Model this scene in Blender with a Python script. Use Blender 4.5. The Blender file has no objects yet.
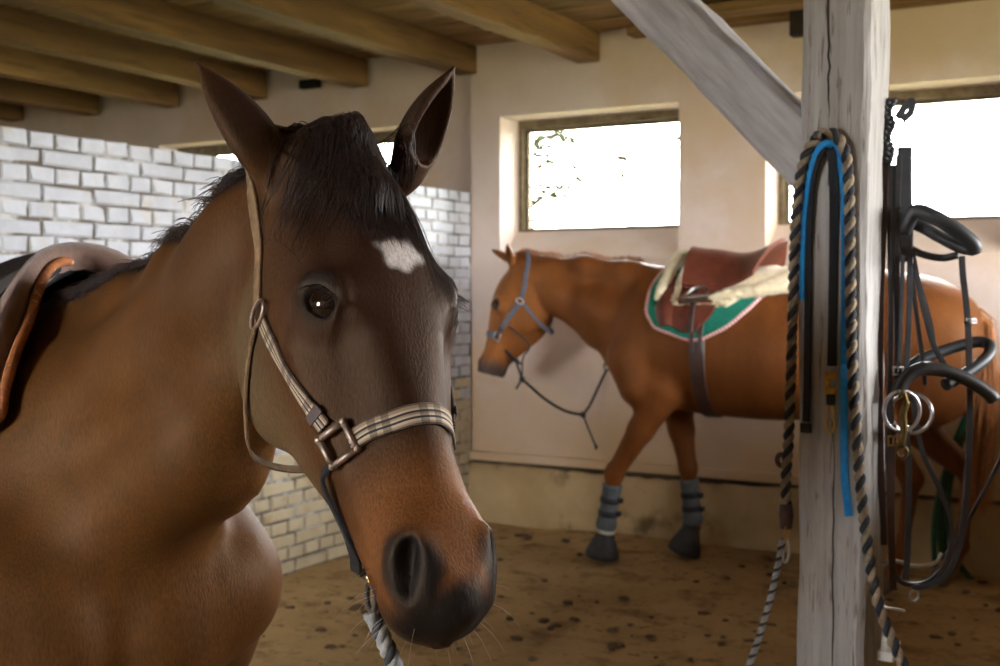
import bpy, bmesh, math, random
import numpy as np
from mathutils import Vector, Matrix
from mathutils.bvhtree import BVHTree
random.seed(7); rng = np.random.default_rng(7)
S = bpy.context.scene
COL = S.collection
PI = math.pi

# ------------------------------------------------------------------ camera
FPX, YAW, PITCH, EYE = 1195.0, .5104, .0344, 1.45
cam_data = bpy.data.cameras.new('camera'); cam = bpy.data.objects.new('camera', cam_data); COL.objects.link(cam)
cam_data.sensor_width = 36.0; cam_data.lens = FPX * 36.0 / 1000.0
cam.location = (0, 0, EYE); cam.rotation_euler = (PI / 2 - PITCH, 0, YAW)
cam_data.clip_start = .02
cam_data.dof.use_dof = True; cam_data.dof.focus_distance = 1.36; cam_data.dof.aperture_fstop = 9.0
S.camera = cam
# ------------------------------------------------------------------ world, exposure
world = bpy.data.worlds.new('sky'); S.world = world; world.use_nodes = True
wb = world.node_tree.nodes['Background']
wb.inputs[0].default_value = (.97, .985, 1.0, 1); wb.inputs[1].default_value = 42.0
S.view_settings.view_transform = 'Standard'; S.view_settings.look = 'None'
S.view_settings.gamma = 1; S.view_settings.use_curve_mapping = False
S.view_settings.exposure = 0.0
# openings of the stable that let the daylight in (light portals for the sky)
D = 6.642                       # inner face of the back wall
ROOM = (-9.5, 2.4, -3.2, D)     # x0 x1 y0 y1
def portal(x0, x1, z0, z1, y, flip):
    l = bpy.data.lights.new('daylight_opening', 'AREA'); l.shape = 'RECTANGLE'; l.size = x1 - x0; l.size_y = z1 - z0
    l.cycles.is_portal = True
    o = bpy.data.objects.new('daylight_opening', l); COL.objects.link(o)
    o.location = ((x0 + x1) / 2, y, (z0 + z1) / 2); o.rotation_euler = (PI / 2, 0, PI if flip else 0)
WIN = [(-3.72, -2.52), (-2.0, -.72), (-6.72, -4.47)]
WZ0, WZ1 = 1.80, 2.56
for a, b in WIN: portal(a, b, WZ0, WZ1, D + .45, False)
DOOR = (-3.9, -2.1, 2.5, 1.2)  # open upper half of the stable door behind the viewer: x0 x1 top bottom
portal(DOOR[0], DOOR[1], DOOR[3], DOOR[2], ROOM[2] - .2, True)
SIDE = (2.7, 6.3, 1.25, 2.6)  # window in the right wall: y0 y1 z0 z1
lp = bpy.data.lights.new('daylight_opening', 'AREA'); lp.shape = 'RECTANGLE'; lp.size = SIDE[1] - SIDE[0]; lp.size_y = SIDE[3] - SIDE[2]; lp.cycles.is_portal = True
lo = bpy.data.objects.new('daylight_opening', lp); COL.objects.link(lo)
lo.location = (ROOM[1] + .2, (SIDE[0] + SIDE[1]) / 2, (SIDE[2] + SIDE[3]) / 2); lo.rotation_euler = (PI / 2, 0, PI / 2)

# ------------------------------------------------------------------ pixel -> place
V = lambda *a: np.array(a, float)
c_r = V(math.cos(YAW), math.sin(YAW), 0)
c_f = V(-math.sin(YAW) * math.cos(PITCH), math.cos(YAW) * math.cos(PITCH), -math.sin(PITCH))
c_u = np.cross(c_r, c_f); c_o = V(0, 0, EYE)
def ray(x, y): return c_f + c_r * (x - 500) / FPX - c_u * (y - 333) / FPX
def P(x, y, d): return c_o + ray(x, y) * d
def onY(x, y, Y): v = ray(x, y); return c_o + v * (Y / v[1])
def onX(x, y, X): v = ray(x, y); return c_o + v * (X / v[0])
def onZ(x, y, Z=0): v = ray(x, y); return c_o + v * ((Z - EYE) / v[2])
def onPlane(x, y, p, n): v = ray(x, y); return c_o + v * (np.dot(p - c_o, n) / np.dot(v, n))
def cam2w(v): return c_r * v[0] - c_u * v[1] + c_f * v[2]          # camera x right, y down, z forward
def px(p):
    q = np.asarray(p) - c_o; z = q @ c_f
    return 500 + FPX * (q @ c_r) / z, 333 - FPX * (q @ c_u) / z, z
unit = lambda v: v / np.linalg.norm(v)

# ------------------------------------------------------------------ materials
def new_mat(name):
    m = bpy.data.materials.new(name); m.use_nodes = True
    nt = m.node_tree; return m, nt, nt.nodes, nt.links, nt.nodes['Principled BSDF']
def pmat(name, c1, c2=None, scale=12, rough=.6, bump=.15, stretch=(1, 1, 1), metal=0, detail=6, bscale=None, bdist=.004,
         c3=None, s3=3, t3=(.55, .7), spec=.5, sheen=0, coat=0, randomize=0):
    """principled material with two noise-blended colours, optional stain colour c3 and noise relief"""
    m, nt, N, L, b = new_mat(name)
    b.inputs['Roughness'].default_value = rough; b.inputs['Metallic'].default_value = metal
    b.inputs['Specular IOR Level'].default_value = spec; b.inputs['Sheen Weight'].default_value = sheen
    b.inputs['Coat Weight'].default_value = coat
    tc = N.new('ShaderNodeTexCoord'); mp = N.new('ShaderNodeMapping'); mp.inputs['Scale'].default_value = stretch
    L.new(tc.outputs['Object'], mp.inputs['Vector'])
    vec = mp.outputs['Vector']
    if randomize:
        oi = N.new('ShaderNodeObjectInfo'); ad = N.new('ShaderNodeVectorMath'); ad.operation = 'MULTIPLY_ADD'
        L.new(oi.outputs['Random'], ad.inputs[0]); ad.inputs[1].default_value = (37, 51, 23); L.new(vec, ad.inputs[2]); vec = ad.outputs[0]
    n1 = N.new('ShaderNodeTexNoise'); n1.inputs['Scale'].default_value = scale; n1.inputs['Detail'].default_value = detail; n1.inputs['Roughness'].default_value = .6
    L.new(vec, n1.inputs['Vector'])
    cr = N.new('ShaderNodeValToRGB'); cr.color_ramp.elements[0].position = .33; cr.color_ramp.elements[1].position = .67
    cr.color_ramp.elements[0].color = (*c1, 1); cr.color_ramp.elements[1].color = (*(c2 or c1), 1)
    L.new(n1.outputs['Fac'], cr.inputs['Fac'])
    col = cr.outputs['Color']
    if c3:
        n3 = N.new('ShaderNodeTexNoise'); n3.inputs['Scale'].default_value = s3; n3.inputs['Detail'].default_value = 8; n3.inputs['Roughness'].default_value = .65
        L.new(vec, n3.inputs['Vector'])
        r3 = N.new('ShaderNodeValToRGB'); r3.color_ramp.elements[0].position = t3[0]; r3.color_ramp.elements[1].position = t3[1]
        L.new(n3.outputs['Fac'], r3.inputs['Fac'])
        mx = N.new('ShaderNodeMix'); mx.data_type = 'RGBA'; L.new(r3.outputs['Color'], mx.inputs['Factor'])
        L.new(col, mx.inputs['A']); mx.inputs['B'].default_value = (*c3, 1); col = mx.outputs['Result']
    if randomize:
        hv = N.new('ShaderNodeHueSaturation'); mr = N.new('ShaderNodeMapRange'); mr.inputs['To Min'].default_value = 1 - randomize; mr.inputs['To Max'].default_value = 1 + randomize * .6
        L.new(oi.outputs['Random'], mr.inputs['Value']); L.new(mr.outputs['Result'], hv.inputs['Value']); L.new(col, hv.inputs['Color']); col = hv.outputs['Color']
    L.new(col, b.inputs['Base Color'])
    if bump:
        n2 = N.new('ShaderNodeTexNoise'); n2.inputs['Scale'].default_value = bscale or scale * 3; n2.inputs['Detail'].default_value = 8
        L.new(vec, n2.inputs['Vector'])
        bp = N.new('ShaderNodeBump'); bp.inputs['Strength'].default_value = bump; bp.inputs['Distance'].default_value = bdist
        L.new(n2.outputs['Fac'], bp.inputs['Height']); L.new(bp.outputs['Normal'], b.inputs['Normal'])
    return m
def srgb(r, g, b):
    f = lambda c: (c / 255 / 12.92) if c / 255 < .04045 else ((c / 255 + .055) / 1.055) ** 2.4
    return (f(r), f(g), f(b))

M = {}
M['plaster0'] = pmat('plaster', srgb(216, 200, 190), srgb(204, 186, 174), 2.2, .9, .35, bscale=14, bdist=.008, c3=srgb(206, 182, 156), s3=1.1, t3=(.5, .66), spec=.2)
def graded_plaster():  # blends to ochre towards the floor, edge broken up by noise
    m = M['plaster0']; N, L = m.node_tree.nodes, m.node_tree.links; b = N['Principled BSDF']; src = b.inputs['Base Color'].links[0].from_socket
    g = N.new('ShaderNodeNewGeometry'); sp = N.new('ShaderNodeSeparateXYZ'); L.new(g.outputs['Position'], sp.inputs[0])
    n = N.new('ShaderNodeTexNoise'); n.inputs['Scale'].default_value = 1.6; n.inputs['Detail'].default_value = 7; L.new(g.outputs['Position'], n.inputs['Vector'])
    ad = N.new('ShaderNodeMath'); ad.operation = 'MULTIPLY_ADD'; L.new(n.outputs['Fac'], ad.inputs[0]); ad.inputs[1].default_value = 1.6; L.new(sp.outputs['Z'], ad.inputs[2])
    mr = N.new('ShaderNodeMapRange'); mr.interpolation_type = 'SMOOTHSTEP'; mr.inputs['From Min'].default_value = 2.2; mr.inputs['From Max'].default_value = .9; mr.inputs['To Min'].default_value = 0; mr.inputs['To Max'].default_value = .9
    L.new(ad.outputs[0], mr.inputs['Value']); mx = N.new('ShaderNodeMix'); mx.data_type = 'RGBA'; L.new(mr.outputs[0], mx.inputs['Factor']); L.new(src, mx.inputs['A']); mx.inputs['B'].default_value = (*srgb(188, 158, 116), 1)
    L.new(mx.outputs['Result'], b.inputs['Base Color']); m.name = 'plaster'; return m
M['plaster'] = graded_plaster()
M['plinth'] = pmat('plinth_plaster', srgb(182, 158, 118), srgb(160, 134, 96), 3, .92, .6, bscale=9, bdist=.02, c3=srgb(112, 92, 62), s3=3.2, t3=(.57, .70), spec=.2)
M['gapshade'] = pmat('ledge_gap_shade', srgb(92, 74, 50), srgb(66, 52, 36), 12, .95, .4)  # colour of the shade painted into the ledge gap
M['brick'] = pmat('white_painted_brick', srgb(190, 192, 198), srgb(174, 176, 182), 9, .7, .4, bscale=40, bdist=.004, c3=srgb(180, 170, 152), s3=5, t3=(.56, .7), randomize=.10, spec=.3)
M['brick_low'] = pmat('warm_lit_painted_brick', srgb(192, 180, 152), srgb(178, 162, 132), 9, .8, .4, bscale=40, bdist=.004, c3=srgb(160, 138, 104), s3=5, t3=(.58, .72), randomize=.08, spec=.3)  # lower bricks: tan paint with warm floor light put into the colour
M['mortar'] = pmat('old_mortar', srgb(84, 76, 66), srgb(112, 104, 94), 6, .95, .5, bscale=60, c3=srgb(186, 184, 180), s3=3.5, t3=(.48, .60))
M['dirt'] = None
M['beam'] = pmat('beam_wood', srgb(104, 78, 48), srgb(142, 108, 66), 4, .8, .5, stretch=(6, .6, 6), bscale=10, bdist=.008, c3=srgb(76, 56, 36), s3=2, t3=(.5, .72), randomize=.22, spec=.25)
M['plank'] = pmat('ceiling_plank_wood', srgb(116, 90, 56), srgb(146, 116, 76), 4, .85, .4, stretch=(.6, 6, 6), bscale=10, c3=srgb(84, 64, 42), s3=2.5, t3=(.5, .7), randomize=.25, spec=.2)
M['post'] = pmat('limewashed_timber', srgb(170, 166, 163), srgb(144, 139, 134), 3, .85, .9, stretch=(14, 14, .9), bscale=5, bdist=.005, c3=srgb(96, 84, 74), s3=7, t3=(.57, .66), spec=.25)
M['brace'] = pmat('limewashed_brace', srgb(178, 174, 176), srgb(146, 141, 140), 4, .85, .8, stretch=(1.2, 10, 10), bscale=6, bdist=.005, c3=srgb(120, 104, 88), s3=2.2, t3=(.6, .7), spec=.25)
M['frame'] = pmat('weathered_window_wood', srgb(126, 112, 84), srgb(88, 74, 52), 14, .85, .6, bscale=40)
M['blacklea'] = pmat('black_leather', (.016, .015, .016), (.03, .028, .028), 30, .42, .15, bscale=160, bdist=.0006)
M['greylea'] = pmat('dusty_dark_leather', (.020, .022, .027), (.040, .042, .047), 20, .5, .2, bscale=150, bdist=.0006)
M['brownlea'] = pmat('brown_saddle_leather', srgb(94, 48, 36), srgb(118, 64, 48), 14, .35, .12, bscale=120, bdist=.0008)
M['darkbrown'] = pmat('dark_brown_leather', srgb(50, 32, 26), srgb(66, 42, 34), 20, .45, .15, bscale=120, bdist=.0008)
M['tanlea'] = pmat('tan_leather_piping', srgb(172, 104, 56), srgb(138, 82, 46), 60, .6, .4, bscale=200, bdist=.001, c3=srgb(190, 170, 150), s3=70, t3=(.58, .66))
M['suede'] = pmat('brown_suede', srgb(136, 108, 94), srgb(112, 86, 74), 16, .95, .5, bscale=120, bdist=.002, sheen=.4)
M['blackcloth'] = pmat('black_quilted_cloth', (.012, .012, .013), (.022, .021, .022), 60, .95, .4, bscale=400, bdist=.001)
M['steel'] = pmat('steel', (.55, .55, .56), (.45, .45, .46), 40, .28, .05, metal=1, bscale=80)
M['brass'] = pmat('brass', (.55, .36, .12), (.42, .26, .08), 40, .32, .05, metal=1, bscale=80)
M['iron'] = pmat('dark_iron', (.09, .08, .075), (.13, .10, .08), 60, .6, .3, metal=.6, bscale=120)
M['green'] = pmat('green_quilted_cloth', srgb(20, 128, 104), srgb(14, 110, 90), 50, .9, .3, bscale=300, bdist=.001)
M['fleece'] = pmat('cream_sheepskin', srgb(240, 228, 196), srgb(222, 204, 160), 40, .95, .9, bscale=120, bdist=.008, sheen=.4)
M['boot'] = pmat('grey_neoprene_boot', srgb(92, 100, 106), srgb(78, 84, 90), 30, .8, .2, bscale=200)
M['blackrub'] = pmat('black_rubber', (.014, .014, .016), (.026, .026, .03), 30, .6, .2, bscale=90)
M['ropeblack'] = pmat('black_rope_strand', (.014, .016, .022), (.03, .032, .04), 90, .9, .5, bscale=500, bdist=.001)
M['ropetan'] = pmat('tan_rope_strand', srgb(150, 134, 112), srgb(120, 106, 88), 90, .9, .5, bscale=500, bdist=.001)
M['ropegrey'] = pmat('grey_rope_strand', srgb(176, 176, 172), srgb(128, 130, 130), 90, .9, .5, bscale=500, bdist=.001)
M['ropedark'] = pmat('dark_grey_rope_strand', srgb(66, 70, 74), srgb(48, 50, 54), 90, .9, .5, bscale=500, bdist=.001)
M['blue'] = pmat('blue_webbing', srgb(26, 138, 204), srgb(18, 116, 182), 60, .75, .4, bscale=500, bdist=.001)
M['blackweb'] = pmat('black_webbing', (.010, .011, .014), (.016, .018, .022), 80, .9, .5, bscale=600, bdist=.001)
M['yellow'] = pmat('yellow_brass_snap', srgb(196, 150, 40), srgb(150, 108, 26), 50, .4, .1, metal=.5)
M['oldbrass'] = pmat('tarnished_brass', (.16, .105, .03), (.10, .065, .02), 50, .4, .1, metal=.8)
M['bluegrey'] = pmat('blue_grey_webbing', srgb(92, 100, 116), srgb(74, 80, 94), 50, .8, .3, bscale=300)
M['whiteplast'] = pmat('dirty_white_plastic', srgb(214, 212, 204), srgb(190, 186, 176), 30, .5, .1)
M['hose'] = pmat('green_rubber_hose', srgb(24, 82, 52), srgb(18, 64, 40), 20, .5, .1)
M['darkwood'] = pmat('dark_old_wood', srgb(44, 34, 24), srgb(30, 22, 16), 20, .9, .3)
M['leaf'] = pmat('dark_leaf', (.016, .024, .012), (.024, .027, .018), 20, .9, .0, spec=0)
M['leafrust'] = pmat('rusty_leaf', (.028, .020, .012), (.027, .024, .017), 20, .9, .0, spec=0)
M['bark'] = pmat('bark', (.05, .042, .035), (.035, .03, .025), 20, .9, .4, spec=0)
M['grass'] = pmat('outside_grass', srgb(110, 120, 70), srgb(140, 130, 90), 3, .95, .0)
M['hornhoof'] = pmat('hoof_horn', srgb(70, 60, 50), srgb(96, 84, 70), 30, .6, .2)
M['dullmetal'] = pmat('dull_pinkish_metal', srgb(176, 158, 144), srgb(140, 122, 108), 60, .42, .2, metal=.75, bscale=150)
M['stitch'] = pmat('pale_thread', srgb(206, 190, 160), srgb(206, 190, 160), 30, .9, 0)
M['redwhite'] = None
M['clod'] = pmat('dark_dirt_clod', srgb(92, 72, 48), srgb(70, 52, 34), 40, .95, .3)
def stripes_mat(name, cols, period, rough=.8):
    m, nt, N, L, b = new_mat(name); b.inputs['Roughness'].default_value = rough
    uv = N.new('ShaderNodeUVMap'); sx = N.new('ShaderNodeSeparateXYZ'); L.new(uv.outputs[0], sx.inputs[0])
    ad = N.new('ShaderNodeMath'); ad.operation = 'ADD'; mu = N.new('ShaderNodeMath'); mu.operation = 'MULTIPLY'; mu.inputs[1].default_value = 1 / period
    L.new(sx.outputs['X'], mu.inputs[0]); L.new(mu.outputs[0], ad.inputs[0]); L.new(sx.outputs['Y'], ad.inputs[1])
    fr = N.new('ShaderNodeMath'); fr.operation = 'FRACT'; L.new(ad.outputs[0], fr.inputs[0])
    cr = N.new('ShaderNodeValToRGB'); cr.color_ramp.interpolation = 'CONSTANT'
    cr.color_ramp.elements[0].color = (*cols[0], 1); cr.color_ramp.elements[1].position = .5; cr.color_ramp.elements[1].color = (*cols[1], 1)
    L.new(fr.outputs[0], cr.inputs['Fac']); L.new(cr.outputs['Color'], b.inputs['Base Color'])
    return m
M['redwhite'] = stripes_mat('red_and_white_twisted_cord', (srgb(196, 60, 70), srgb(236, 226, 220)), .018)
def plaid_mat():
    """woven halter tape: tan ground, black and white lengthwise bands crossed by dark bands; uv in metres along, 0..1 across"""
    m, nt, N, L, b = new_mat('plaid_halter_webbing'); b.inputs['Roughness'].default_value = .85; b.inputs['Sheen Weight'].default_value = .2
    uv = N.new('ShaderNodeUVMap'); sx = N.new('ShaderNodeSeparateXYZ'); L.new(uv.outputs[0], sx.inputs[0])
    ra = N.new('ShaderNodeValToRGB'); ra.color_ramp.interpolation = 'CONSTANT'
    tan, wht, blk, drk = srgb(150, 126, 98), srgb(186, 170, 148), srgb(36, 32, 32), srgb(84, 66, 52)
    el = ra.color_ramp.elements; el[0].color = (*drk, 1); el[1].position = .07; el[1].color = (*tan, 1)
    for p, c in ((.16, wht), (.28, blk), (.38, wht), (.48, tan), (.56, blk), (.66, wht), (.76, tan), (.90, drk)):
        e = el.new(p); e.color = (*c, 1)
    L.new(sx.outputs['Y'], ra.inputs['Fac'])
    mu = N.new('ShaderNodeMath'); mu.operation = 'MULTIPLY'; mu.inputs[1].default_value = 1 / .058; L.new(sx.outputs['X'], mu.inputs[0])
    fr = N.new('ShaderNodeMath'); fr.operation = 'FRACT'; L.new(mu.outputs[0], fr.inputs[0])
    rb = N.new('ShaderNodeValToRGB'); rb.color_ramp.interpolation = 'CONSTANT'; e2 = rb.color_ramp.elements
    e2[0].color = (0, 0, 0, 1); e2[1].position = .45; e2[1].color = (.75, .75, .75, 1)
    for p, v in ((.62, 0), (.74, .75), (.9, 0)): e = e2.new(p); e.color = (v, v, v, 1)
    L.new(fr.outputs[0], rb.inputs['Fac'])
    mx = N.new('ShaderNodeMix'); mx.data_type = 'RGBA'; mx.blend_type = 'MULTIPLY'; L.new(rb.outputs['Color'], mx.inputs['Factor'])
    L.new(ra.outputs['Color'], mx.inputs['A']); mx.inputs['B'].default_value = (.3, .27, .25, 1); L.new(mx.outputs['Result'], b.inputs['Base Color'])
    wv = N.new('ShaderNodeTexNoise'); wv.inputs['Scale'].default_value = 900; tc = N.new('ShaderNodeTexCoord'); L.new(tc.outputs['Object'], wv.inputs['Vector'])
    bp = N.new('ShaderNodeBump'); bp.inputs['Strength'].default_value = .5; bp.inputs['Distance'].default_value = .001; L.new(wv.outputs['Fac'], bp.inputs['Height']); L.new(bp.outputs['Normal'], b.inputs['Normal'])
    return m
M['plaid'] = plaid_mat()
M['tanweb'] = pmat('faded_tan_webbing', srgb(138, 110, 78), srgb(108, 84, 58), 60, .85, .5, bscale=600, bdist=.001, c3=srgb(92, 74, 54), s3=30, t3=(.55, .65))
def dirt_mat():
    m, nt, N, L, b = new_mat('trodden_dirt'); b.inputs['Roughness'].default_value = .95; b.inputs['Specular IOR Level'].default_value = .15
    tc = N.new('ShaderNodeTexCoord')
    def noise(s, d=8, r=.62):
        n = N.new('ShaderNodeTexNoise'); n.inputs['Scale'].default_value = s; n.inputs['Detail'].default_value = d; n.inputs['Roughness'].default_value = r
        L.new(tc.outputs['Object'], n.inputs['Vector']); return n
    n1, n2, n3 = noise(1.3), noise(4.5), noise(15, 10, .7)
    r1 = N.new('ShaderNodeValToRGB'); e = r1.color_ramp.elements; e[0].position = .3; e[0].color = (*srgb(142, 114, 76), 1); e[1].position = .7; e[1].color = (*srgb(176, 148, 104), 1)
    L.new(n1.outputs['Fac'], r1.inputs['Fac'])
    r2 = N.new('ShaderNodeValToRGB'); e = r2.color_ramp.elements; e[0].position = .52; e[0].color = (0, 0, 0, 1); e[1].position = .66; e[1].color = (.8, .8, .8, 1)
    L.new(n2.outputs['Fac'], r2.inputs['Fac'])
    mx = N.new('ShaderNodeMix'); mx.data_type = 'RGBA'; L.new(r2.outputs['Color'], mx.inputs['Factor']); L.new(r1.outputs['Color'], mx.inputs['A']); mx.inputs['B'].default_value = (*srgb(106, 80, 50), 1)
    r3 = N.new('ShaderNodeValToRGB'); e = r3.color_ramp.elements; e[0].position = .56; e[0].color = (0, 0, 0, 1); e[1].position = .66; e[1].color = (.8, .8, .8, 1)
    L.new(n3.outputs['Fac'], r3.inputs['Fac'])
    mx2 = N.new('ShaderNodeMix'); mx2.data_type = 'RGBA'; L.new(r3.outputs['Color'], mx2.inputs['Factor']); L.new(mx.outputs['Result'], mx2.inputs['A']); mx2.inputs['B'].default_value = (*srgb(80, 60, 38), 1)
    L.new(mx2.outputs['Result'], b.inputs['Base Color'])
    bp = N.new('ShaderNodeBump'); bp.inputs['Strength'].default_value = .7; bp.inputs['Distance'].default_value = .02; L.new(n3.outputs['Fac'], bp.inputs['Height']); L.new(bp.outputs['Normal'], b.inputs['Normal'])
    return m
M['dirt'] = dirt_mat()
def glass_mat():
    m, nt, N, L, b = new_mat('window_glass'); N.remove(b)
    t = N.new('ShaderNodeBsdfTransparent'); t.inputs[0].default_value = (.97, .98, .97, 1); g = N.new('ShaderNodeBsdfGlossy'); g.inputs['Roughness'].default_value = .03
    fz = N.new('ShaderNodeFresnel'); fz.inputs[0].default_value = 1.45; mx = N.new('ShaderNodeMixShader')
    L.new(fz.outputs[0], mx.inputs[0]); L.new(t.outputs[0], mx.inputs[1]); L.new(g.outputs[0], mx.inputs[2]); L.new(mx.outputs[0], N['Material Output'].inputs[0])
    return m
M['glass'] = glass_mat()
def coat_mat(name, rough, bump):
    """horse coat: colour from the mesh's coat markings, fine hair relief"""
    m, nt, N, L, b = new_mat(name)
    at = N.new('ShaderNodeAttribute'); at.attribute_name = 'coat'
    tc = N.new('ShaderNodeTexCoord'); mp = N.new('ShaderNodeMapping'); mp.inputs['Scale'].default_value = (1, 1, .22); L.new(tc.outputs['Object'], mp.inputs['Vector'])
    n = N.new('ShaderNodeTexNoise'); n.inputs['Scale'].default_value = 420; n.inputs['Detail'].default_value = 4; L.new(mp.outputs['Vector'], n.inputs['Vector'])
    n2 = N.new('ShaderNodeTexNoise'); n2.inputs['Scale'].default_value = 9; n2.inputs['Detail'].default_value = 5; L.new(mp.outputs['Vector'], n2.inputs['Vector'])
    mr = N.new('ShaderNodeMapRange'); mr.inputs['From Min'].default_value = .3; mr.inputs['From Max'].default_value = .7; mr.inputs['To Min'].default_value = .72; mr.inputs['To Max'].default_value = 1.3
    L.new(n.outputs['Fac'], mr.inputs['Value'])
    mr2 = N.new('ShaderNodeMapRange'); mr2.inputs['From Min'].default_value = .3; mr2.inputs['From Max'].default_value = .7; mr2.inputs['To Min'].default_value = .8; mr2.inputs['To Max'].default_value = 1.2
    L.new(n2.outputs['Fac'], mr2.inputs['Value'])
    mu = N.new('ShaderNodeMath'); mu.operation = 'MULTIPLY'; L.new(mr.outputs[0], mu.inputs[0]); L.new(mr2.outputs[0], mu.inputs[1])
    vm = N.new('ShaderNodeVectorMath'); vm.operation = 'SCALE'; L.new(at.outputs['Color'], vm.inputs[0]); L.new(mu.outputs[0], vm.inputs['Scale'])
    L.new(vm.outputs[0], b.inputs['Base Color'])
    b.inputs['Roughness'].default_value = rough; b.inputs['Specular IOR Level'].default_value = .24; b.inputs['Specular Tint'].default_value = (1, .72, .45, 1)
    bp = N.new('ShaderNodeBump'); bp.inputs['Strength'].default_value = bump; bp.inputs['Distance'].default_value = .002; L.new(n.outputs['Fac'], bp.inputs['Height']); L.new(bp.outputs['Normal'], b.inputs['Normal'])
    return m
M['bay'] = coat_mat('bay_coat', .55, .4); M['chestnut'] = coat_mat('chestnut_coat', .5, .2)
M['manehair'] = pmat('black_brown_mane_hair', (.014, .008, .007), (.045, .022, .015), 60, .5, 0)
M['chestmane'] = pmat('chestnut_mane_hair', (.34, .12, .03), (.42, .17, .05), 40, .5, 0)
M['eye'] = pmat('dark_horse_eye', (.008, .004, .003), (.02, .009, .005), 60, .06, 0, coat=.3, spec=.4)
M['whisker'] = pmat('pale_whisker', (.5, .42, .34), (.4, .32, .25), 30, .5, 0)

# ------------------------------------------------------------------ mesh helpers
def link(o, parent=None):
    COL.objects.link(o)
    if parent: o.parent = parent
    return o
def tag(o, label=None, cat=None, group=None, kind=None):
    for k, v in (('label', label), ('category', cat), ('group', group), ('kind', kind)):
        if v: o[k] = v
    return o
def empty(name, loc, label, cat, group=None, kind=None):
    o = bpy.data.objects.new(name, None); o.empty_display_size = .05; link(o); o.location = Vector(loc)
    return tag(o, label, cat, group, kind)
def mesh_obj(name, verts, faces, m, parent=None, smooth=False, uv=None):
    """verts are world coordinates; under a parent they are made relative to its place"""
    me = bpy.data.meshes.new(name)
    verts = np.asarray(verts, float)
    if parent is not None:
        pl = np.array(parent_origin(parent)); verts = verts - pl
    me.from_pydata(verts.tolist(), [], faces if isinstance(faces, list) else np.asarray(faces).tolist())
    if m: me.materials.append(m)
    if smooth: me.polygons.foreach_set('use_smooth', [True] * len(me.polygons))
    if uv is not None:
        ul = me.uv_layers.new(name='UVMap'); li = np.empty(len(me.loops), int); me.loops.foreach_get('vertex_index', li)
        ul.data.foreach_set('uv', np.asarray(uv, float)[li].ravel())
    me.update()
    return link(bpy.data.objects.new(name, me), parent)
def parent_origin(o):
    v = Vector((0, 0, 0))
    while o is not None: v += o.location; o = o.parent
    return v
class MB:
    """collects pieces of one part"""
    def __init__(s): s.v = []; s.f = []; s.n = 0
    def add(s, v, f):
        v = np.asarray(v, float); s.f += [[i + s.n for i in q] for q in f]; s.v.append(v); s.n += len(v); return s
    def box(s, c, size, R=None, bev=0):
        v, f = box_geo(size, bev); v = v @ np.asarray(R).T if R is not None else v
        return s.add(v + np.asarray(c), f)
    def tube(s, pts, r, n=8, closed=False, cap=True): return s.add(*tube_geo(pts, r, n, closed, cap))
    def torus(s, c, ax, R, r, n=28, m=8, ey=1.0, up=None):
        ax = unit(np.asarray(ax, float)); u = np.cross(ax, up if up is not None else (V(0, 0, 1) if abs(ax[2]) < .9 else V(1, 0, 0))); u = unit(u); w = np.cross(ax, u)
        pts = [np.asarray(c) + R * (math.cos(t) * u + ey * math.sin(t) * w) for t in np.linspace(0, 2 * PI, n, endpoint=False)]
        return s.tube(pts, r, m, True)
    def ell(s, c, rad, R=None, nu=16, nv=10):
        v, f = sphere_geo(nu, nv); v = v * np.asarray(rad); v = v @ np.asarray(R).T if R is not None else v
        return s.add(v + np.asarray(c), f)
    def build(s, name, m, parent=None, smooth=True, **k):
        return mesh_obj(name, np.concatenate(s.v), s.f, m, parent, smooth, **k)
def box_geo(size, bev=0):
    hx, hy, hz = [q / 2 for q in size]
    if not bev:
        v = [(x, y, z) for x in (-hx, hx) for y in (-hy, hy) for z in (-hz, hz)]
        f = [[0, 1, 3, 2], [4, 6, 7, 5], [0, 4, 5, 1], [2, 3, 7, 6], [0, 2, 6, 4], [1, 5, 7, 3]]
        return np.array(v), f
    bm = bmesh.new(); bmesh.ops.create_cube(bm, size=1)
    for q in bm.verts: q.co = Vector((q.co.x * size[0], q.co.y * size[1], q.co.z * size[2]))
    bmesh.ops.bevel(bm, geom=list(bm.edges), offset=bev, segments=2, profile=.6, affect='EDGES')
    bm.verts.index_update(); v = np.array([q.co[:] for q in bm.verts]); f = [[q.index for q in g.verts] for g in bm.faces]; bm.free()
    return v, f
def sphere_geo(nu=16, nv=10):
    v = [(0, 0, 1)] + [(math.sin(b) * math.cos(a), math.sin(b) * math.sin(a), math.cos(b)) for b in np.linspace(0, PI, nv + 1)[1:-1] for a in np.linspace(0, 2 * PI, nu, endpoint=False)] + [(0, 0, -1)]
    f = [[0, 1 + i, 1 + (i + 1) % nu] for i in range(nu)]
    for j in range(nv - 2):
        for i in range(nu): a = 1 + j * nu; f.append([a + i, a + nu + i, a + nu + (i + 1) % nu, a + (i + 1) % nu])
    a = 1 + (nv - 2) * nu; f += [[a + (i + 1) % nu, a + i, len(v) - 1] for i in range(nu)]
    return np.array(v), f
def frames(pts, closed=False, up=None):
    pts = np.asarray(pts, float); n = len(pts)
    t = np.roll(pts, -1, 0) - np.roll(pts, 1, 0) if closed else np.gradient(pts, axis=0)
    t /= np.linalg.norm(t, axis=1)[:, None] + 1e-12
    a = V(0, 0, 1) if abs(t[0][2]) < .8 else V(1, 0, 0)
    u = np.cross(t[0], a); u /= np.linalg.norm(u); U = [u]
    for i in range(1, n):
        u = U[-1] - t[i] * (U[-1] @ t[i]); U.append(u / (np.linalg.norm(u) + 1e-12))
    U = np.array(U); return t, U, np.cross(t, U)
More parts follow.
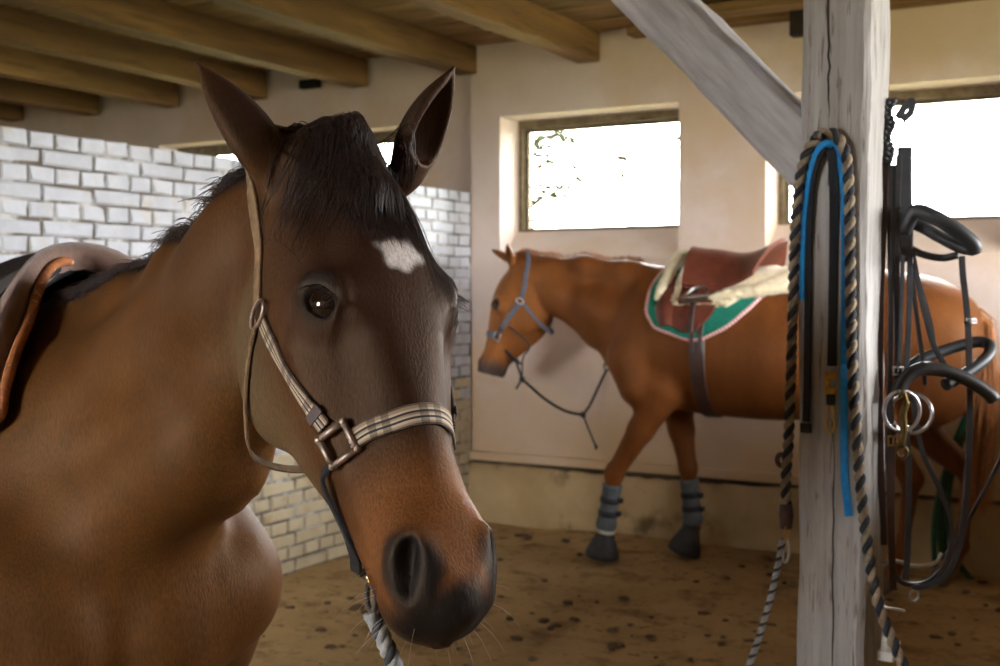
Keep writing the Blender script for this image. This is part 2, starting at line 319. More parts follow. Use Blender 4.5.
def tube_geo(pts, r, n=8, closed=False, cap=True):
    pts = np.asarray(pts, float); t, u, w = frames(pts, closed); k = len(pts)
    r = np.broadcast_to(np.asarray(r, float), (k,))
    a = np.linspace(0, 2 * PI, n, endpoint=False)
    v = pts[:, None] + r[:, None, None] * (np.cos(a)[None, :, None] * u[:, None] + np.sin(a)[None, :, None] * w[:, None])
    f = []
    for i in range(k if closed else k - 1):
        j = (i + 1) % k
        for q in range(n): f.append([i * n + q, i * n + (q + 1) % n, j * n + (q + 1) % n, j * n + q])
    if cap and not closed: f += [list(range(n))[::-1], [(k - 1) * n + q for q in range(n)]]
    return v.reshape(-1, 3), f
def spline(pts, n=10, closed=False):
    """Catmull-Rom through the points"""
    p = np.asarray(pts, float); k = len(p)
    if k < 3 and not closed: return np.array([p[0] + (p[1] - p[0]) * t for t in np.linspace(0, 1, n + 1)])
    q = np.vstack([p[-1:], p, p[:2]]) if closed else np.vstack([2 * p[0] - p[1], p, 2 * p[-1] - p[-2]])
    out = []
    for i in range(k if closed else k - 1):
        a, b, c, d = q[i], q[i + 1], q[i + 2], q[i + 3]
        for t in np.linspace(0, 1, n, endpoint=False):
            out.append(.5 * (2 * b + (c - a) * t + (2 * a - 5 * b + 4 * c - d) * t * t + (3 * b - a - 3 * c + d) * t ** 3))
    if not closed: out.append(p[-1])
    return np.array(out)
def strap_geo(pts, nrm, width, thick, closed=False):
    """flat strap: centre line pts, face normals nrm; returns verts, faces, uv (metres along, 0..1 across)"""
    pts = np.asarray(pts, float); nrm = np.asarray(nrm, float); k = len(pts)
    t = np.roll(pts, -1, 0) - np.roll(pts, 1, 0) if closed else np.gradient(pts, axis=0)
    t /= np.linalg.norm(t, axis=1)[:, None] + 1e-12
    nrm = nrm - t * (nrm * t).sum(1)[:, None]; nrm /= np.linalg.norm(nrm, axis=1)[:, None] + 1e-12
    b = np.cross(nrm, t); width = np.broadcast_to(np.asarray(width, float), (k,))[:, None]
    s = np.concatenate([[0], np.cumsum(np.linalg.norm(np.diff(pts, axis=0), axis=1))])
    prof = [(-.5, -.5), (-.5, .15), (-.44, .5), (.44, .5), (.5, .15), (.5, -.5)]
    v = np.stack([pts + b * width * x + nrm * thick * y for x, y in prof], 1)
    uv = np.stack([np.stack([s, np.full(k, x + .5)], 1) for x, y in prof], 1)
    n = len(prof); f = []
    for i in range(k if closed else k - 1):
        j = (i + 1) % k
        for q in range(n): f.append([i * n + q, i * n + (q + 1) % n, j * n + (q + 1) % n, j * n + q])
    if not closed: f += [list(range(n))[::-1], [(k - 1) * n + q for q in range(n)]]
    return v.reshape(-1, 3), f, uv.reshape(-1, 2)
def strap(name, pts, nrm, width, thick, m, parent=None, closed=False):
    v, f, uv = strap_geo(pts, nrm, width, thick, closed); return mesh_obj(name, v, f, m, parent, False, uv)
def rope(pts, r, pitch, mats, parent, names=None, nside=6, closed=False):
    """laid rope: helical strands, one part per colour; mats = material per strand"""
    pts = np.asarray(pts, float); d = np.concatenate([[0], np.cumsum(np.linalg.norm(np.diff(pts, axis=0), axis=1))])
    n = max(8, int(d[-1] / (pitch / 10))); s = np.linspace(0, d[-1], n)
    p = np.stack([np.interp(s, d, pts[:, i]) for i in range(3)], 1); t, u, w = frames(p)
    byc = {}
    for k, m in enumerate(mats):
        ph = 2 * PI * (s / pitch + k / len(mats)); rr = r * .52
        c = p + rr * (np.cos(ph)[:, None] * u + np.sin(ph)[:, None] * w)
        byc.setdefault(m.name, (m, MB()))[1].tube(c, r * (.58 if len(mats) > 2 else .62), nside)
    return [b.build('rope_strand', m, parent) for m, b in byc.values()]
def hair_mesh(name, strands, r0, m, parent, kind='stuff', tip=.25):
    """strands: array (n, k, 3); three-sided tapering hairs in one mesh"""
    A = np.asarray(strands, float); n, k, _ = A.shape
    t = np.gradient(A, axis=1); t /= np.linalg.norm(t, axis=2, keepdims=True) + 1e-12
    ref = np.where(np.abs(t[..., 2:3]) < .9, V(0, 0, 1), V(1, 0, 0)); u = np.cross(t, ref); u /= np.linalg.norm(u, axis=2, keepdims=True) + 1e-12; w = np.cross(t, u)
    r = (np.asarray(r0) * np.ones(n))[:, None] * np.linspace(1, tip, k)[None, :]
    v = np.stack([A + r[..., None] * (math.cos(a) * u + math.sin(a) * w) for a in (0, 2 * PI / 3, 4 * PI / 3)], 2).reshape(-1, 3)
    base = (np.arange(n)[:, None] * k + np.arange(k - 1)[None]).reshape(-1) * 3
    F = np.concatenate([np.stack([base + q, base + (q + 1) % 3, base + 3 + (q + 1) % 3, base + 3 + q], 1) for q in range(3)])
    me = bpy.data.meshes.new(name); v = v - np.array(parent_origin(parent))
    me.vertices.add(len(v)); me.vertices.foreach_set('co', v.ravel()); me.loops.add(F.size); me.loops.foreach_set('vertex_index', F.ravel())
    me.polygons.add(len(F)); me.polygons.foreach_set('loop_start', np.arange(0, F.size, 4)); me.polygons.foreach_set('loop_total', np.full(len(F), 4)); me.polygons.foreach_set('use_smooth', np.ones(len(F), bool))
    me.update(calc_edges=True); me.materials.append(m)
    o = link(bpy.data.objects.new(name, me), parent)
    if kind: o['kind'] = kind
    return o

# ================================================================== THE STABLE
X0, X1, Y0, Y1 = ROOM; ZC = 3.02; TW = .42
# ---- floor: trodden dirt, uneven
def make_floor():
    nx, ny = 150, 130
    xs = np.linspace(X0, X1, nx); ys = np.linspace(Y0 - .4, Y1, ny)
    gx, gy = np.meshgrid(xs, ys, indexing='ij')
    z = .008 * np.sin(gx * 2.3 + 1) * np.cos(gy * 1.9) + .006 * np.sin(gx * 5.1 + gy * 4.3) + rng.normal(0, .0025, gx.shape) - .012
    v = np.stack([gx, gy, z], 2).reshape(-1, 3)
    f = [[i * ny + j, (i + 1) * ny + j, (i + 1) * ny + j + 1, i * ny + j + 1] for i in range(nx - 1) for j in range(ny - 1)]
    return tag(mesh_obj('floor', v, f, M['dirt'], None, True), kind='structure')
floor = make_floor()
def clods():
    b = MB(); sv, sf = sphere_geo(6, 4)
    for i in range(450):
        x = rng.uniform(-3.8, .1); y = rng.uniform(1.6, 6.4); r = rng.uniform(.006, .022) * (1.6 if rng.random() < .08 else 1)
        v = sv * V(r * rng.uniform(.8, 1.8), r * rng.uniform(.8, 1.6), r * .5) * (1 + rng.normal(0, .15, (len(sv), 1)))
        b.add(v + V(x, y, -.006), sf)
    o = b.build('floor_litter', M['clod'], None); return tag(o, 'small loose clods of dirt scattered over the stable floor', 'dirt', kind='stuff')
clods()
# ---- back wall with three window openings
def boxes_obj(name, boxes, m, parent=None, kind=None):
    b = MB()
    for (x0, x1, y0, y1, z0, z1) in boxes: b.box(((x0 + x1) / 2, (y0 + y1) / 2, (z0 + z1) / 2), (x1 - x0, y1 - y0, z1 - z0))
    o = b.build(name, m, parent, False)
    if kind: o['kind'] = kind
    return o
ZT = 3.32
def back_wall():
    bs = []; xs = [X0 - TW]; order = sorted(WIN)
    edge = -3.93                                             # the wall steps back a little in the next stall
    def seg(a, b, z0, z1):
        for (p, q, yo) in ((a, min(b, edge), .05), (max(a, edge), b, 0)):
            if q - p > 1e-4: bs.append((p, q, D + yo, D + TW, z0, z1))
    last = X0 - TW
    for a, b in order:
        seg(last, a, -.2, ZT); seg(a, b, -.2, WZ0 - .145); seg(a, b, WZ1, ZT); last = b
    seg(last, X1 + TW, -.2, ZT)
    return boxes_obj('wall_back', bs, M['plaster'], None, 'structure')
back_wall()
wl = boxes_obj('wall_left', [(X0 - TW, X0, Y0 - TW, D + TW, -.2, ZT)], M['plaster'], None, 'structure')
boxes_obj('wall_right', [(X1, X1 + TW, Y0 - TW, SIDE[0], -.2, ZT), (X1, X1 + TW, SIDE[1], D + TW, -.2, ZT), (X1, X1 + TW, SIDE[0], SIDE[1], -.2, SIDE[2]), (X1, X1 + TW, SIDE[0], SIDE[1], SIDE[3], ZT)], M['plaster'], None, 'structure')
boxes_obj('wall_front', [(X0, DOOR[0], Y0 - TW, Y0, -.2, ZT), (DOOR[1], X1, Y0 - TW, Y0, -.2, ZT), (DOOR[0], DOOR[1], Y0 - TW, Y0, DOOR[2], ZT)], M['plaster'], None, 'structure')
dr = empty('door_1', ((DOOR[0] + DOOR[1]) / 2, Y0 - .1, 0), None, None, kind='structure')
for i in range(13):
    pw = (DOOR[1] - DOOR[0] - .02) / 13
    MB().box((DOOR[0] + .01 + pw * (i + .5), Y0 - .1, DOOR[3] / 2 - .02), (pw - .006, .035, DOOR[3] - .02), None, .003).build('door_plank', M['plank'], dr, False)
# plinth along the foot of the back wall, its top edge uneven and slightly hollow under the plaster
def plinth(x0, x1):
    n = int((x1 - x0) / .06); xs = np.linspace(x0, x1, n); v = []; f = []
    top = .345 + .006 * np.sin(xs * 3.1) + rng.normal(0, .004, n); out = .05 + .006 * np.sin(xs * 4.7) + rng.normal(0, .003, n)
    for x, t, o in zip(xs, top, out): v += [(x, D + .02, t - .006), (x, D - o * .55, t), (x, D - o, t - .012), (x, D - o - .006, .16), (x, D - o - .012, -.05)]
    for i in range(n - 1):
        for k in range(4): a = i * 5 + k; f.append([a, a + 1, a + 6, a + 5])
    return tag(mesh_obj('trim_1', v, f, M['plinth'], None, True), kind='structure')
plinth(-3.92, X1)
# thin plaster bead above the plinth (the crack line seen on the wall)
tag(boxes_obj('trim_2', [(-3.92, X1, D - .046, D + .02, .374, .425)], M['plaster']), kind='structure')
tag(boxes_obj('trim_3', [(-3.92, X1, D - .006, D + .01, .33, .376)], M['gapshade']), kind='structure')  # dark strip paints the shade in the gap under the bead
# ---- windows: weathered frame, pane, sloping plaster sill
for i, (a, b) in enumerate(WIN):
    w = empty('window_%d' % (i + 1), ((a + b) / 2, D + .2, WZ0), None, None, kind='structure')
    yf = D + .245; gz0, gz1 = 1.852, 2.505; jw = .034
    for (p, q, z0, z1, nm) in ((a, a + jw, WZ0 - .05, WZ1, 'frame_jamb'), (b - jw, b, WZ0 - .05, WZ1, 'frame_jamb'), (a + jw, b - jw, gz1, WZ1, 'frame_head'), (a + jw, b - jw, WZ0 - .05, gz0, 'frame_sill')):
        m = MB().box(((p + q) / 2, yf + .035, (z0 + z1) / 2), (q - p, .07, z1 - z0), None, .006); m.build(nm, M['frame'], w, False)
    # inner sash, slightly set back
    sw = .020
    ax, bx_ = a + jw, b - jw
    for (p, q, z0, z1, nm) in ((ax, ax + sw, gz0, gz1, 'sash_stile'), (bx_ - sw, bx_, gz0, gz1, 'sash_stile'), (ax + sw, bx_ - sw, gz1 - sw, gz1, 'sash_rail'), (ax + sw, bx_ - sw, gz0, gz0 + .012, 'sash_rail')):
        MB().box(((p + q) / 2, yf + .055, (z0 + z1) / 2), (q - p, .035, z1 - z0), None, .004).build(nm, M['frame'], w, False)
    if b - a > 2: MB().box(((a + b) / 2, yf + .05, (gz0 + gz1) / 2), (.06, .06, gz1 - gz0), None, .004).build('mullion', M['frame'], w, False)
    panes = [(ax, bx_)] if b - a < 2 else [(ax, (a + b) / 2), ((a + b) / 2, bx_)]
    for p, q in panes: mesh_obj('pane', [(p, yf + .058, gz0), (q, yf + .058, gz0), (q, yf + .058, gz1), (p, yf + .058, gz1), (p, yf + .062, gz0), (q, yf + .062, gz0), (q, yf + .062, gz1), (p, yf + .062, gz1)],
                                [[0, 1, 2, 3], [5, 4, 7, 6], [0, 4, 5, 1], [3, 2, 6, 7], [0, 3, 7, 4], [1, 5, 6, 2]], M['glass'], w)
    yi = D - .004 if b > -3.9 else D + .046
    sv = [(a, yi, WZ0 - .150), (b, yi, WZ0 - .150), (b, yf, gz0 - .012), (a, yf, gz0 - .012), (a, yi + .002, WZ0 - .24), (b, yi + .002, WZ0 - .24), (b, D + TW, WZ0 - .24), (a, D + TW, WZ0 - .24)]
    mesh_obj('sill', sv, [[0, 1, 2, 3], [4, 7, 6, 5], [0, 4, 5, 1], [0, 3, 7, 4], [1, 5, 6, 2], [3, 2, 6, 7]], M['plaster'], w)
# right-hand window opening has a frame too
w = empty('window_4', (X1 + .2, (SIDE[0] + SIDE[1]) / 2, SIDE[2]), None, None, kind='structure')
for (y0, y1, z0, z1) in ((SIDE[0], SIDE[0] + .08, SIDE[2], SIDE[3]), (SIDE[1] - .08, SIDE[1], SIDE[2], SIDE[3]), (SIDE[0], SIDE[1], SIDE[3] - .08, SIDE[3]), (SIDE[0], SIDE[1], SIDE[2], SIDE[2] + .08)):
    MB().box((X1 + .2, (y0 + y1) / 2, (z0 + z1) / 2), (.07, y1 - y0, z1 - z0)).build('frame_bar', M['frame'], w, False)
# ---- ceiling: planks on beams
ceil = boxes_obj('ceiling', [(X0, X1, Y0, Y1 + .06, ZC + .03, ZC + .06)], M['darkwood'], None, 'structure')
yy = Y1 - .02; k = 0
while yy > Y0:
    wd = rng.uniform(.13, .2); zz = rng.uniform(0, .012)
    o = MB().box(((X0 + X1) / 2, yy - wd / 2, ZC + .014 - zz), (X1 - X0 - .02, wd - .008, .028)).build('ceiling_plank', M['plank'], ceil, False)
    yy -= wd; k += 1
BEAMX = [-8.15 + .852 * i for i in range(7)]
for i, bx in enumerate(BEAMX):
    hw, z0 = .068 + rng.uniform(-.006, .008), 2.828 + rng.uniform(-.012, .012)
    n = 26; ys = np.linspace(Y0 + .01, Y1 - .004, n); v = []; f = []
    prof = [(-.95, 0), (-1, .06), (-1, 1), (1, 1), (1, .06), (.95, 0)]
    ph = rng.uniform(0, 6, 4); zt = ZC - .006
    for y in ys:
        wob = .008 * math.sin(y * 1.3 + ph[0]); wz = .006 * math.sin(y * 1.7 + ph[1])
        for (qx, qz) in prof: v.append((bx - .068 + wob + hw * qx + rng.normal(0, .002), y, (z0 + wz + rng.normal(0, .0015)) * (1 - qz) + zt * qz))
    m_ = len(prof)
    for a in range(n - 1):
        for q in range(m_): f.append([a * m_ + q, a * m_ + (q + 1) % m_, (a + 1) * m_ + (q + 1) % m_, (a + 1) * m_ + q])
    f += [list(range(m_)), [(n - 1) * m_ + q for q in range(m_)][::-1]]
    o = mesh_obj('ceiling_beam', v, f, M['beam'], None)
    tag(o, 'rough brown timber ceiling beam with its end let into the back wall', 'beam', 'ceiling beams')
# wall plate boards right of the last beam
for (x0, x1, dy0, dy1, z0, z1, lab) in ((-2.80, X1 - .01, .006, .13, 2.952, 3.005, 'long pale wall plate board lying against the top of the back wall'), (-2.45, X1 - .01, .26, .42, 2.95, 3.005, 'long pale ceiling batten running parallel to the wall plate board')):
    tag(MB().box(((x0 + x1) / 2, D - (dy0 + dy1) / 2, (z0 + z1) / 2), (x1 - x0, dy1 - dy0, z1 - z0), None, .006).build('ceiling_board', M['plank'], None, False), lab, 'board')
a = onY(300, 84, D - .01); tag(MB().box(a + V(.08, .01, -.005), (.16, .05, .06), None, .004).build('wall_hole_block', M['darkwood'], None, False), 'dark block standing in for a hole in the wall between two beam ends', 'timber')  # dark block in place of the dark hole in the wall
a = onY(793, 22, D - .14); tag(MB().box(a + V(.05, 0, 0), (.12, .08, .16), None, .004).build('timber_block', M['darkwood'], None, False), 'dark timber block under the ceiling board beside the white post', 'timber')
# ---- half-height brick partition, white paint
PX = -3.925; PT = 2.09; PY0 = .2
part = boxes_obj('wall_partition', [(PX - .25, PX - .007, PY0, D - .003, 0, PT - .006)], M['mortar'], None, 'structure')
def brick_mesh(name, ln, h, d, seed, m):
    """front face +x; chamfered, slightly irregular corners"""
    rg = np.random.default_rng(seed); c = .007; hy, hz = ln / 2, h / 2
    back = [(-d, -hy, -hz), (-d, hy, -hz), (-d, hy, hz), (-d, -hy, hz)]
    mid = [(-c, y, z) for (_, y, z) in back]; fr = [(0, y - math.copysign(c, y), z - math.copysign(c, z)) for (_, y, z) in back]
    v = np.array(back + mid + fr); v[4:] += rg.normal(0, .0022, v[4:].shape)
    f = [[8, 9, 10, 11]] + [[4 + i, 4 + (i + 1) % 4, 8 + (i + 1) % 4, 8 + i] for i in range(4)] + [[i, (i + 1) % 4, 4 + (i + 1) % 4, 4 + i] for i in range(4)]
    me = bpy.data.meshes.new(name); me.from_pydata(v.tolist(), [], f); me.materials.append(m); me.update(); return me, v, f
def partition():
    rows = 30; ch = PT / rows; kinds = {}; cand = []
    for r in range(rows):
        head = (rows - 1 - r) % 2 == 0; ln = .131 if head else .262
        y = PY0 + (0 if head else -.066); zc = (r + .5) * ch
        while y < D - .01:
            a, b = max(y, PY0), min(y + ln, D - .004)
            if b - a > .03: cand.append((r, (a + b) / 2, b - a - .011, zc))
            y += ln
    def seen(c):
        x, yy, z = px((PX, c[1], c[3]))
        ok = (-14 < x < 262 and 118 < yy < 285) or (424 < x < 476 and 178 < yy < 470) or (248 < x < 352 and 436 < yy < 592)
        return ok, c[2] / z
    sc = [(seen(c), c) for c in cand]
    order = sorted(range(len(sc)), key=lambda i: (not sc[i][0][0], -sc[i][0][1]))
    keep = set(order[:300]); rest = {'hi': MB(), 'lo': MB()}
    for i, c in enumerate(cand):
        r, y, ln, z = c; low = z < .55 + .75 * ((i * 37) % 101) / 101; key = (round(ln, 2), (i * 7) % 5, low)
        if key not in kinds: kinds[key] = brick_mesh('brick', round(ln, 2), ch - .010, .07, len(kinds), M['brick_low' if low else 'brick'])
        me, v, f = kinds[key]; dx = rng.uniform(-.003, .004); rz = rng.normal(0, .006)
        if i in keep:
            o = bpy.data.objects.new('brick', me); link(o, part); o.location = (PX + dx, y, z + rng.normal(0, .0012)); o.rotation_euler = (0, 0, rz)
        else: rest['lo' if low else 'hi'].add(v + V(PX + dx, y, z), f)
    rest['hi'].build('brickwork', M['brick'], part, False)['kind'] = 'stuff'
    rest['lo'].build('brickwork', M['brick_low'], part, False)['kind'] = 'stuff'
partition()
# ---- unseen plank divider added on the right to shade the low parts of the room
sdv = empty('wall_shade_divider', (.35, 4.0, 0), None, None, kind='structure')
for i in range(8): MB().box((.35, 4.05, .085 + i * .168), (.045, 4.9, .160), None, .006).build('plank', M['plank'], sdv, False)
for y in (1.6, 3.2, 4.8, 6.4): MB().box((.42, y, .72), (.09, .09, 1.46), None, .006).build('post', M['beam'], sdv, False)
# ---- outside: ground and a leafy bush near the middle window
outg = mesh_obj('ground_outside', [(-60, -60, -.35), (60, -60, -.35), (60, 60, -.35), (-60, 60, -.35)], [[0, 1, 2, 3]], M['grass']); outg['kind'] = 'structure'
def bush():
    b0 = V(-6.0, 10.4, -.35); e = empty('garden_tree', b0, 'tree with sparse leaves outside the stable window', 'tree')
    tr = MB(); lv = {'leaf': MB(), 'leafrust': MB()}
    tr.tube(spline([b0, b0 + V(.1, 0, 1.4), b0 + V(.3, .1, 2.8), b0 + V(.35, .1, 4.2)], 6), np.linspace(.09, .03, 19), 6)
    for i in range(26):
        a = b0 + V(.25, .1, 1.6 + i * .1); d = V(rng.normal(.35, .5), rng.normal(0, .5), rng.uniform(.0, .6)); tr.tube([a, a + d * .5, a + d], [.02, .012, .004], 4)
        for k in range(34):
            c = a + d * rng.uniform(.3, 1.15) + rng.normal(0, .1, 3); n = unit(rng.normal(0, 1, 3)); u = unit(np.cross(n, V(.3, .2, 1))); w_ = np.cross(n, u); s = rng.uniform(.03, .075)
            lv['leafrust' if rng.random() < .35 and c[2] > 2.2 else 'leaf'].add([c - u * s, c + w_ * s * .5 + n * .004, c + u * s, c - w_ * s * .5 + n * .004], [[0, 1, 2, 3]])
    tr.build('trunk', M['bark'], e)
    for k, q in lv.items(): q.build('foliage', M[k], e, False)['kind'] = 'stuff'
bush()

# ================================================================== HORSES
# a horse's body is one continuous surface: an implicit blend of shapes, turned into a mesh
class Prim:
    def __init__(s, fn, lo, hi, k, op='add'): s.fn, s.lo, s.hi, s.k, s.op = fn, np.asarray(lo, float), np.asarray(hi, float), k, op
def rcone(a, ra, b, rb, k=.04):
    a, b = np.asarray(a, float), np.asarray(b, float); d = b - a; L2 = d @ d
    def fn(p):
        q = p - a; t = np.clip(q @ d / L2, 0, 1); return np.linalg.norm(q - t[..., None] * d, axis=-1) - (ra + (rb - ra) * t)
    m = max(ra, rb); return Prim(fn, np.minimum(a, b) - m, np.maximum(a, b) + m, k)
def rchain(pts, rs, k=.04): return [rcone(pts[i], rs[i], pts[i + 1], rs[i + 1], k) for i in range(len(pts) - 1)]
def ellip(c, rad, R=None, k=.04, op='add'):
    c = np.asarray(c, float); rad = np.asarray(rad, float); R = np.eye(3) if R is None else np.asarray(R, float)   # columns of R = axes
    def fn(p):
        q = (p - c) @ R; k0 = np.linalg.norm(q / rad, axis=-1); k1 = np.linalg.norm(q / rad ** 2, axis=-1); return k0 * (k0 - 1) / np.maximum(k1, 1e-6)
    m = np.abs(R) @ rad; return Prim(fn, c - m, c + m, k, op)
def group(ps, k):
    """several shapes joined sharply, then blended as one"""
    def fn(p):
        d = ps[0].fn(p)
        for q in ps[1:]: d = np.minimum(d, q.fn(p))
        return d
    return Prim(fn, np.min([q.lo for q in ps], 0), np.max([q.hi for q in ps], 0), k)
def etorus(c, R, a, b, r, k=.01):
    """elliptic ring in the plane of R's first two columns"""
    t = np.linspace(0, 2 * PI, 17); pts = [np.asarray(c) + R[:, 0] * a * math.cos(q) + R[:, 1] * b * math.sin(q) for q in t]
    return [group([rcone(pts[i], r, pts[i + 1], r, k) for i in range(16)], k)]
def loft(o, R, st, p_exp, k, op='add', L=None):
    """implicit loft. R columns = (along, side, dorsal); stations rows: a, dorsal n, ventral n, width upper, width middle, width lower"""
    st = np.asarray(st, float); o = np.asarray(o, float)
    def fn(p):
        q = (p - o) @ R; a, s_, n = q[..., 0], q[..., 1], q[..., 2]
        ip = lambda c: np.interp(a, st[:, 0], st[:, c])
        nd, nv = ip(1), ip(2); H = np.maximum((nd - nv) / 2, .003); nc = (nd + nv) / 2
        w1, w2, w3 = ip(3), ip(4), ip(5); y = np.clip((n - nc) / H, -1.6, 1.6)
        w = w2 + (w1 - w3) / 1.4 * y + ((w1 + w3) / 2 - w2) / .49 * y * y
        w = np.maximum(w, .003)
        pe = p_exp(a) if callable(p_exp) else p_exp
        f = (np.abs(s_ / w) ** pe + np.abs(y) ** pe + 1e-9) ** (1 / pe) - 1
        f = np.where(np.abs((n - nc) / H) > 1.6, np.maximum(f, np.abs((n - nc) / H) - 1), f)
        ends = np.maximum(st[0, 0] - a, a - st[-1, 0])
        g = np.gradient(f, fn.vox); gm = np.sqrt(sum(x * x for x in g))
        d = f / np.maximum(gm, 3.); d = np.where(f > 0, np.maximum(d, f * np.minimum(H, w)), np.maximum(d, -.08))
        return np.maximum(d, ends)
    m = max(np.abs(st[:, 1:]).max(), .01); A = o + R[:, 0] * st[0, 0]; B = o + R[:, 0] * st[-1, 0]
    ext = np.abs(R[:, 1]) * st[:, 3:].max() * 1.3 + np.abs(R[:, 2]) * m
    return Prim(fn, np.minimum(A, B) - ext, np.maximum(A, B) + ext, k, op)
def smooth_rows(rows, n):
    rows = np.asarray(rows, float); t = np.linspace(0, 1, len(rows)); tt = np.linspace(0, 1, n)
    r = spline(rows, 6); u = np.linspace(0, 1, len(r)); return np.stack([np.interp(tt, u, r[:, i]) for i in range(rows.shape[1])], 1)
class Grid:
    def __init__(s, o, R, lo, hi, vox):
        s.o, s.R, s.lo, s.vox = np.asarray(o, float), np.asarray(R, float), np.asarray(lo, float), vox
        s.dim = np.ceil((np.asarray(hi) - s.lo) / vox).astype(int) + 1; s.f = np.full(s.dim, .2, np.float32)
    def run(s, prims):
        pad = 3 * s.vox
        for p in prims:
            # corners of the primitive's box in grid axes
            cs = np.array([[(p.lo, p.hi)[i][0], (p.lo, p.hi)[j][1], (p.lo, p.hi)[k][2]] for i in (0, 1) for j in (0, 1) for k in (0, 1)])
            q = (cs - s.o) @ s.R; m = max(p.k, .105) + pad
            a = np.clip(np.floor((q.min(0) - m - s.lo) / s.vox).astype(int), 0, s.dim); b = np.clip(np.ceil((q.max(0) + m - s.lo) / s.vox).astype(int) + 1, 0, s.dim)
            if np.any(b - a < 3): continue
            ax = [s.lo[i] + s.vox * np.arange(a[i], b[i]) for i in range(3)]
            G = np.stack(np.meshgrid(*ax, indexing='ij'), -1) @ s.R.T + s.o
            p.fn.__dict__['vox'] = s.vox
            v = p.fn(G).astype(np.float32); sl = tuple(slice(a[i], b[i]) for i in range(3)); f = s.f[sl]
            if p.op == 'add': h = np.clip(.5 + .5 * (f - v) / p.k, 0, 1); s.f[sl] = f * (1 - h) + v * h - p.k * h * (1 - h)
            else: h = np.clip(.5 - .5 * (f + v) / p.k, 0, 1); s.f[sl] = f * (1 - h) - v * h + p.k * h * (1 - h)
    def nets(s):
        f = s.f; ins = f < 0; d = s.dim; c = [d[0] - 1, d[1] - 1, d[2] - 1]
        cnt = np.zeros(c, np.int8); corner = [(i, j, k) for i in (0, 1) for j in (0, 1) for k in (0, 1)]
        for (i, j, k) in corner: cnt += ins[i:c[0] + i, j:c[1] + j, k:c[2] + k]
        act = np.argwhere((cnt > 0) & (cnt < 8)); vid = np.full(c, -1, np.int32); vid[tuple(act.T)] = np.arange(len(act))
        vals = {q: f[act[:, 0] + q[0], act[:, 1] + q[1], act[:, 2] + q[2]] for q in corner}
        acc = np.zeros((len(act), 3)); num = np.zeros(len(act))
        for q in corner:
            for ax in range(3):
                if q[ax] == 0:
                    q2 = tuple(1 if i == ax else q[i] for i in range(3)); A, B = vals[q], vals[q2]; m = (A < 0) != (B < 0)
                    t = np.where(m, A / np.where(m, A - B, 1), 0); pos = np.tile(np.array(q, float), (len(act), 1)); pos[:, ax] = t
                    acc[m] += pos[m]; num[m] += 1
        v = (act + acc / num[:, None]) * s.vox + s.lo
        quads = []
        for ax in range(3):
            e = [slice(None)] * 3; e2 = [slice(None)] * 3; e[ax] = slice(0, -1); e2[ax] = slice(1, None)
            A, B = ins[tuple(e)], ins[tuple(e2)]; idx = np.argwhere(A != B); o1, o2 = [i for i in range(3) if i != ax]
            ok = (idx[:, o1] > 0) & (idx[:, o2] > 0) & (idx[:, o1] < d[o1] - 1) & (idx[:, o2] < d[o2] - 1); idx = idx[ok]
            def cell(a1, a2): j = idx.copy(); j[:, o1] -= a1; j[:, o2] -= a2; return vid[tuple(j.T)]
            Q = np.stack([cell(1, 1), cell(0, 1), cell(0, 0), cell(1, 0)], 1)
            flip = A[tuple(idx.T)] == (ax != 1); Q[~flip] = Q[~flip][:, ::-1]; quads.append(Q)
        Q = np.concatenate(quads); Q = Q[(Q >= 0).all(1)]
        return v @ s.R.T + s.o, Q
def merge_grids(body, head, margin):
    """body mesh coarse, head mesh fine: the two sample the same field, the coarse one is cut away inside the fine box"""
    vb, qb = body.nets(); vh, qh = head.nets()
    c = (vb[qb].mean(1) - head.o) @ head.R; lo = head.lo + margin; hi = head.lo + (head.dim - 1) * head.vox - margin
    inside = ((c > lo) & (c < hi)).all(1); qb = qb[~inside]
    used = np.unique(qb); rm = np.full(len(vb), -1); rm[used] = np.arange(len(used)); vb = vb[used]; qb = rm[qb]
    return np.vstack([vb, vh]), np.vstack([qb, qh + len(vb)])
def relax(v, q, c, r, it):
    """even out the skin around a point"""
    w = np.clip(1.5 - 1.5 * np.linalg.norm(v - c, axis=1) / r, 0, 1); sel = w > 0; e = np.concatenate([q[:, [i, (i + 1) % 4]] for i in range(4)]); e = e[sel[e].any(1)]
    for _ in range(it):
        acc = np.zeros_like(v); n = np.zeros(len(v)); np.add.at(acc, e[:, 0], v[e[:, 1]]); np.add.at(n, e[:, 0], 1); np.add.at(acc, e[:, 1], v[e[:, 0]]); np.add.at(n, e[:, 1], 1)
        k = sel & (n > 0); v[k] += (acc[k] / n[k][:, None] - v[k]) * w[k][:, None] * .6
    return v
def horse_mesh(name, v, q, colors, m, parent):
    me = bpy.data.meshes.new(name); rel = v - np.array(parent_origin(parent))
    me.vertices.add(len(rel)); me.vertices.foreach_set('co', rel.ravel()); me.loops.add(q.size); me.loops.foreach_set('vertex_index', q.ravel().astype(np.int32))
    me.polygons.add(len(q)); me.polygons.foreach_set('loop_start', np.arange(0, q.size, 4, dtype=np.int32)); me.polygons.foreach_set('loop_total', np.full(len(q), 4, np.int32)); me.polygons.foreach_set('use_smooth', np.ones(len(q), bool))
    me.update(calc_edges=True); me.validate()
    at = me.color_attributes.new('coat', 'FLOAT_COLOR', 'POINT'); at.data.foreach_set('color', np.hstack([colors, np.ones((len(colors), 1))]).ravel().astype(np.float32))
    me.materials.append(m); return link(bpy.data.objects.new(name, me), parent)
sstep = lambda x, a, b: (lambda t: t * t * (3 - 2 * t))(np.clip((x - a) / (b - a), 0, 1))
def mixc(c, d, w): return c * (1 - w[:, None]) + np.asarray(d) * w[:, None]

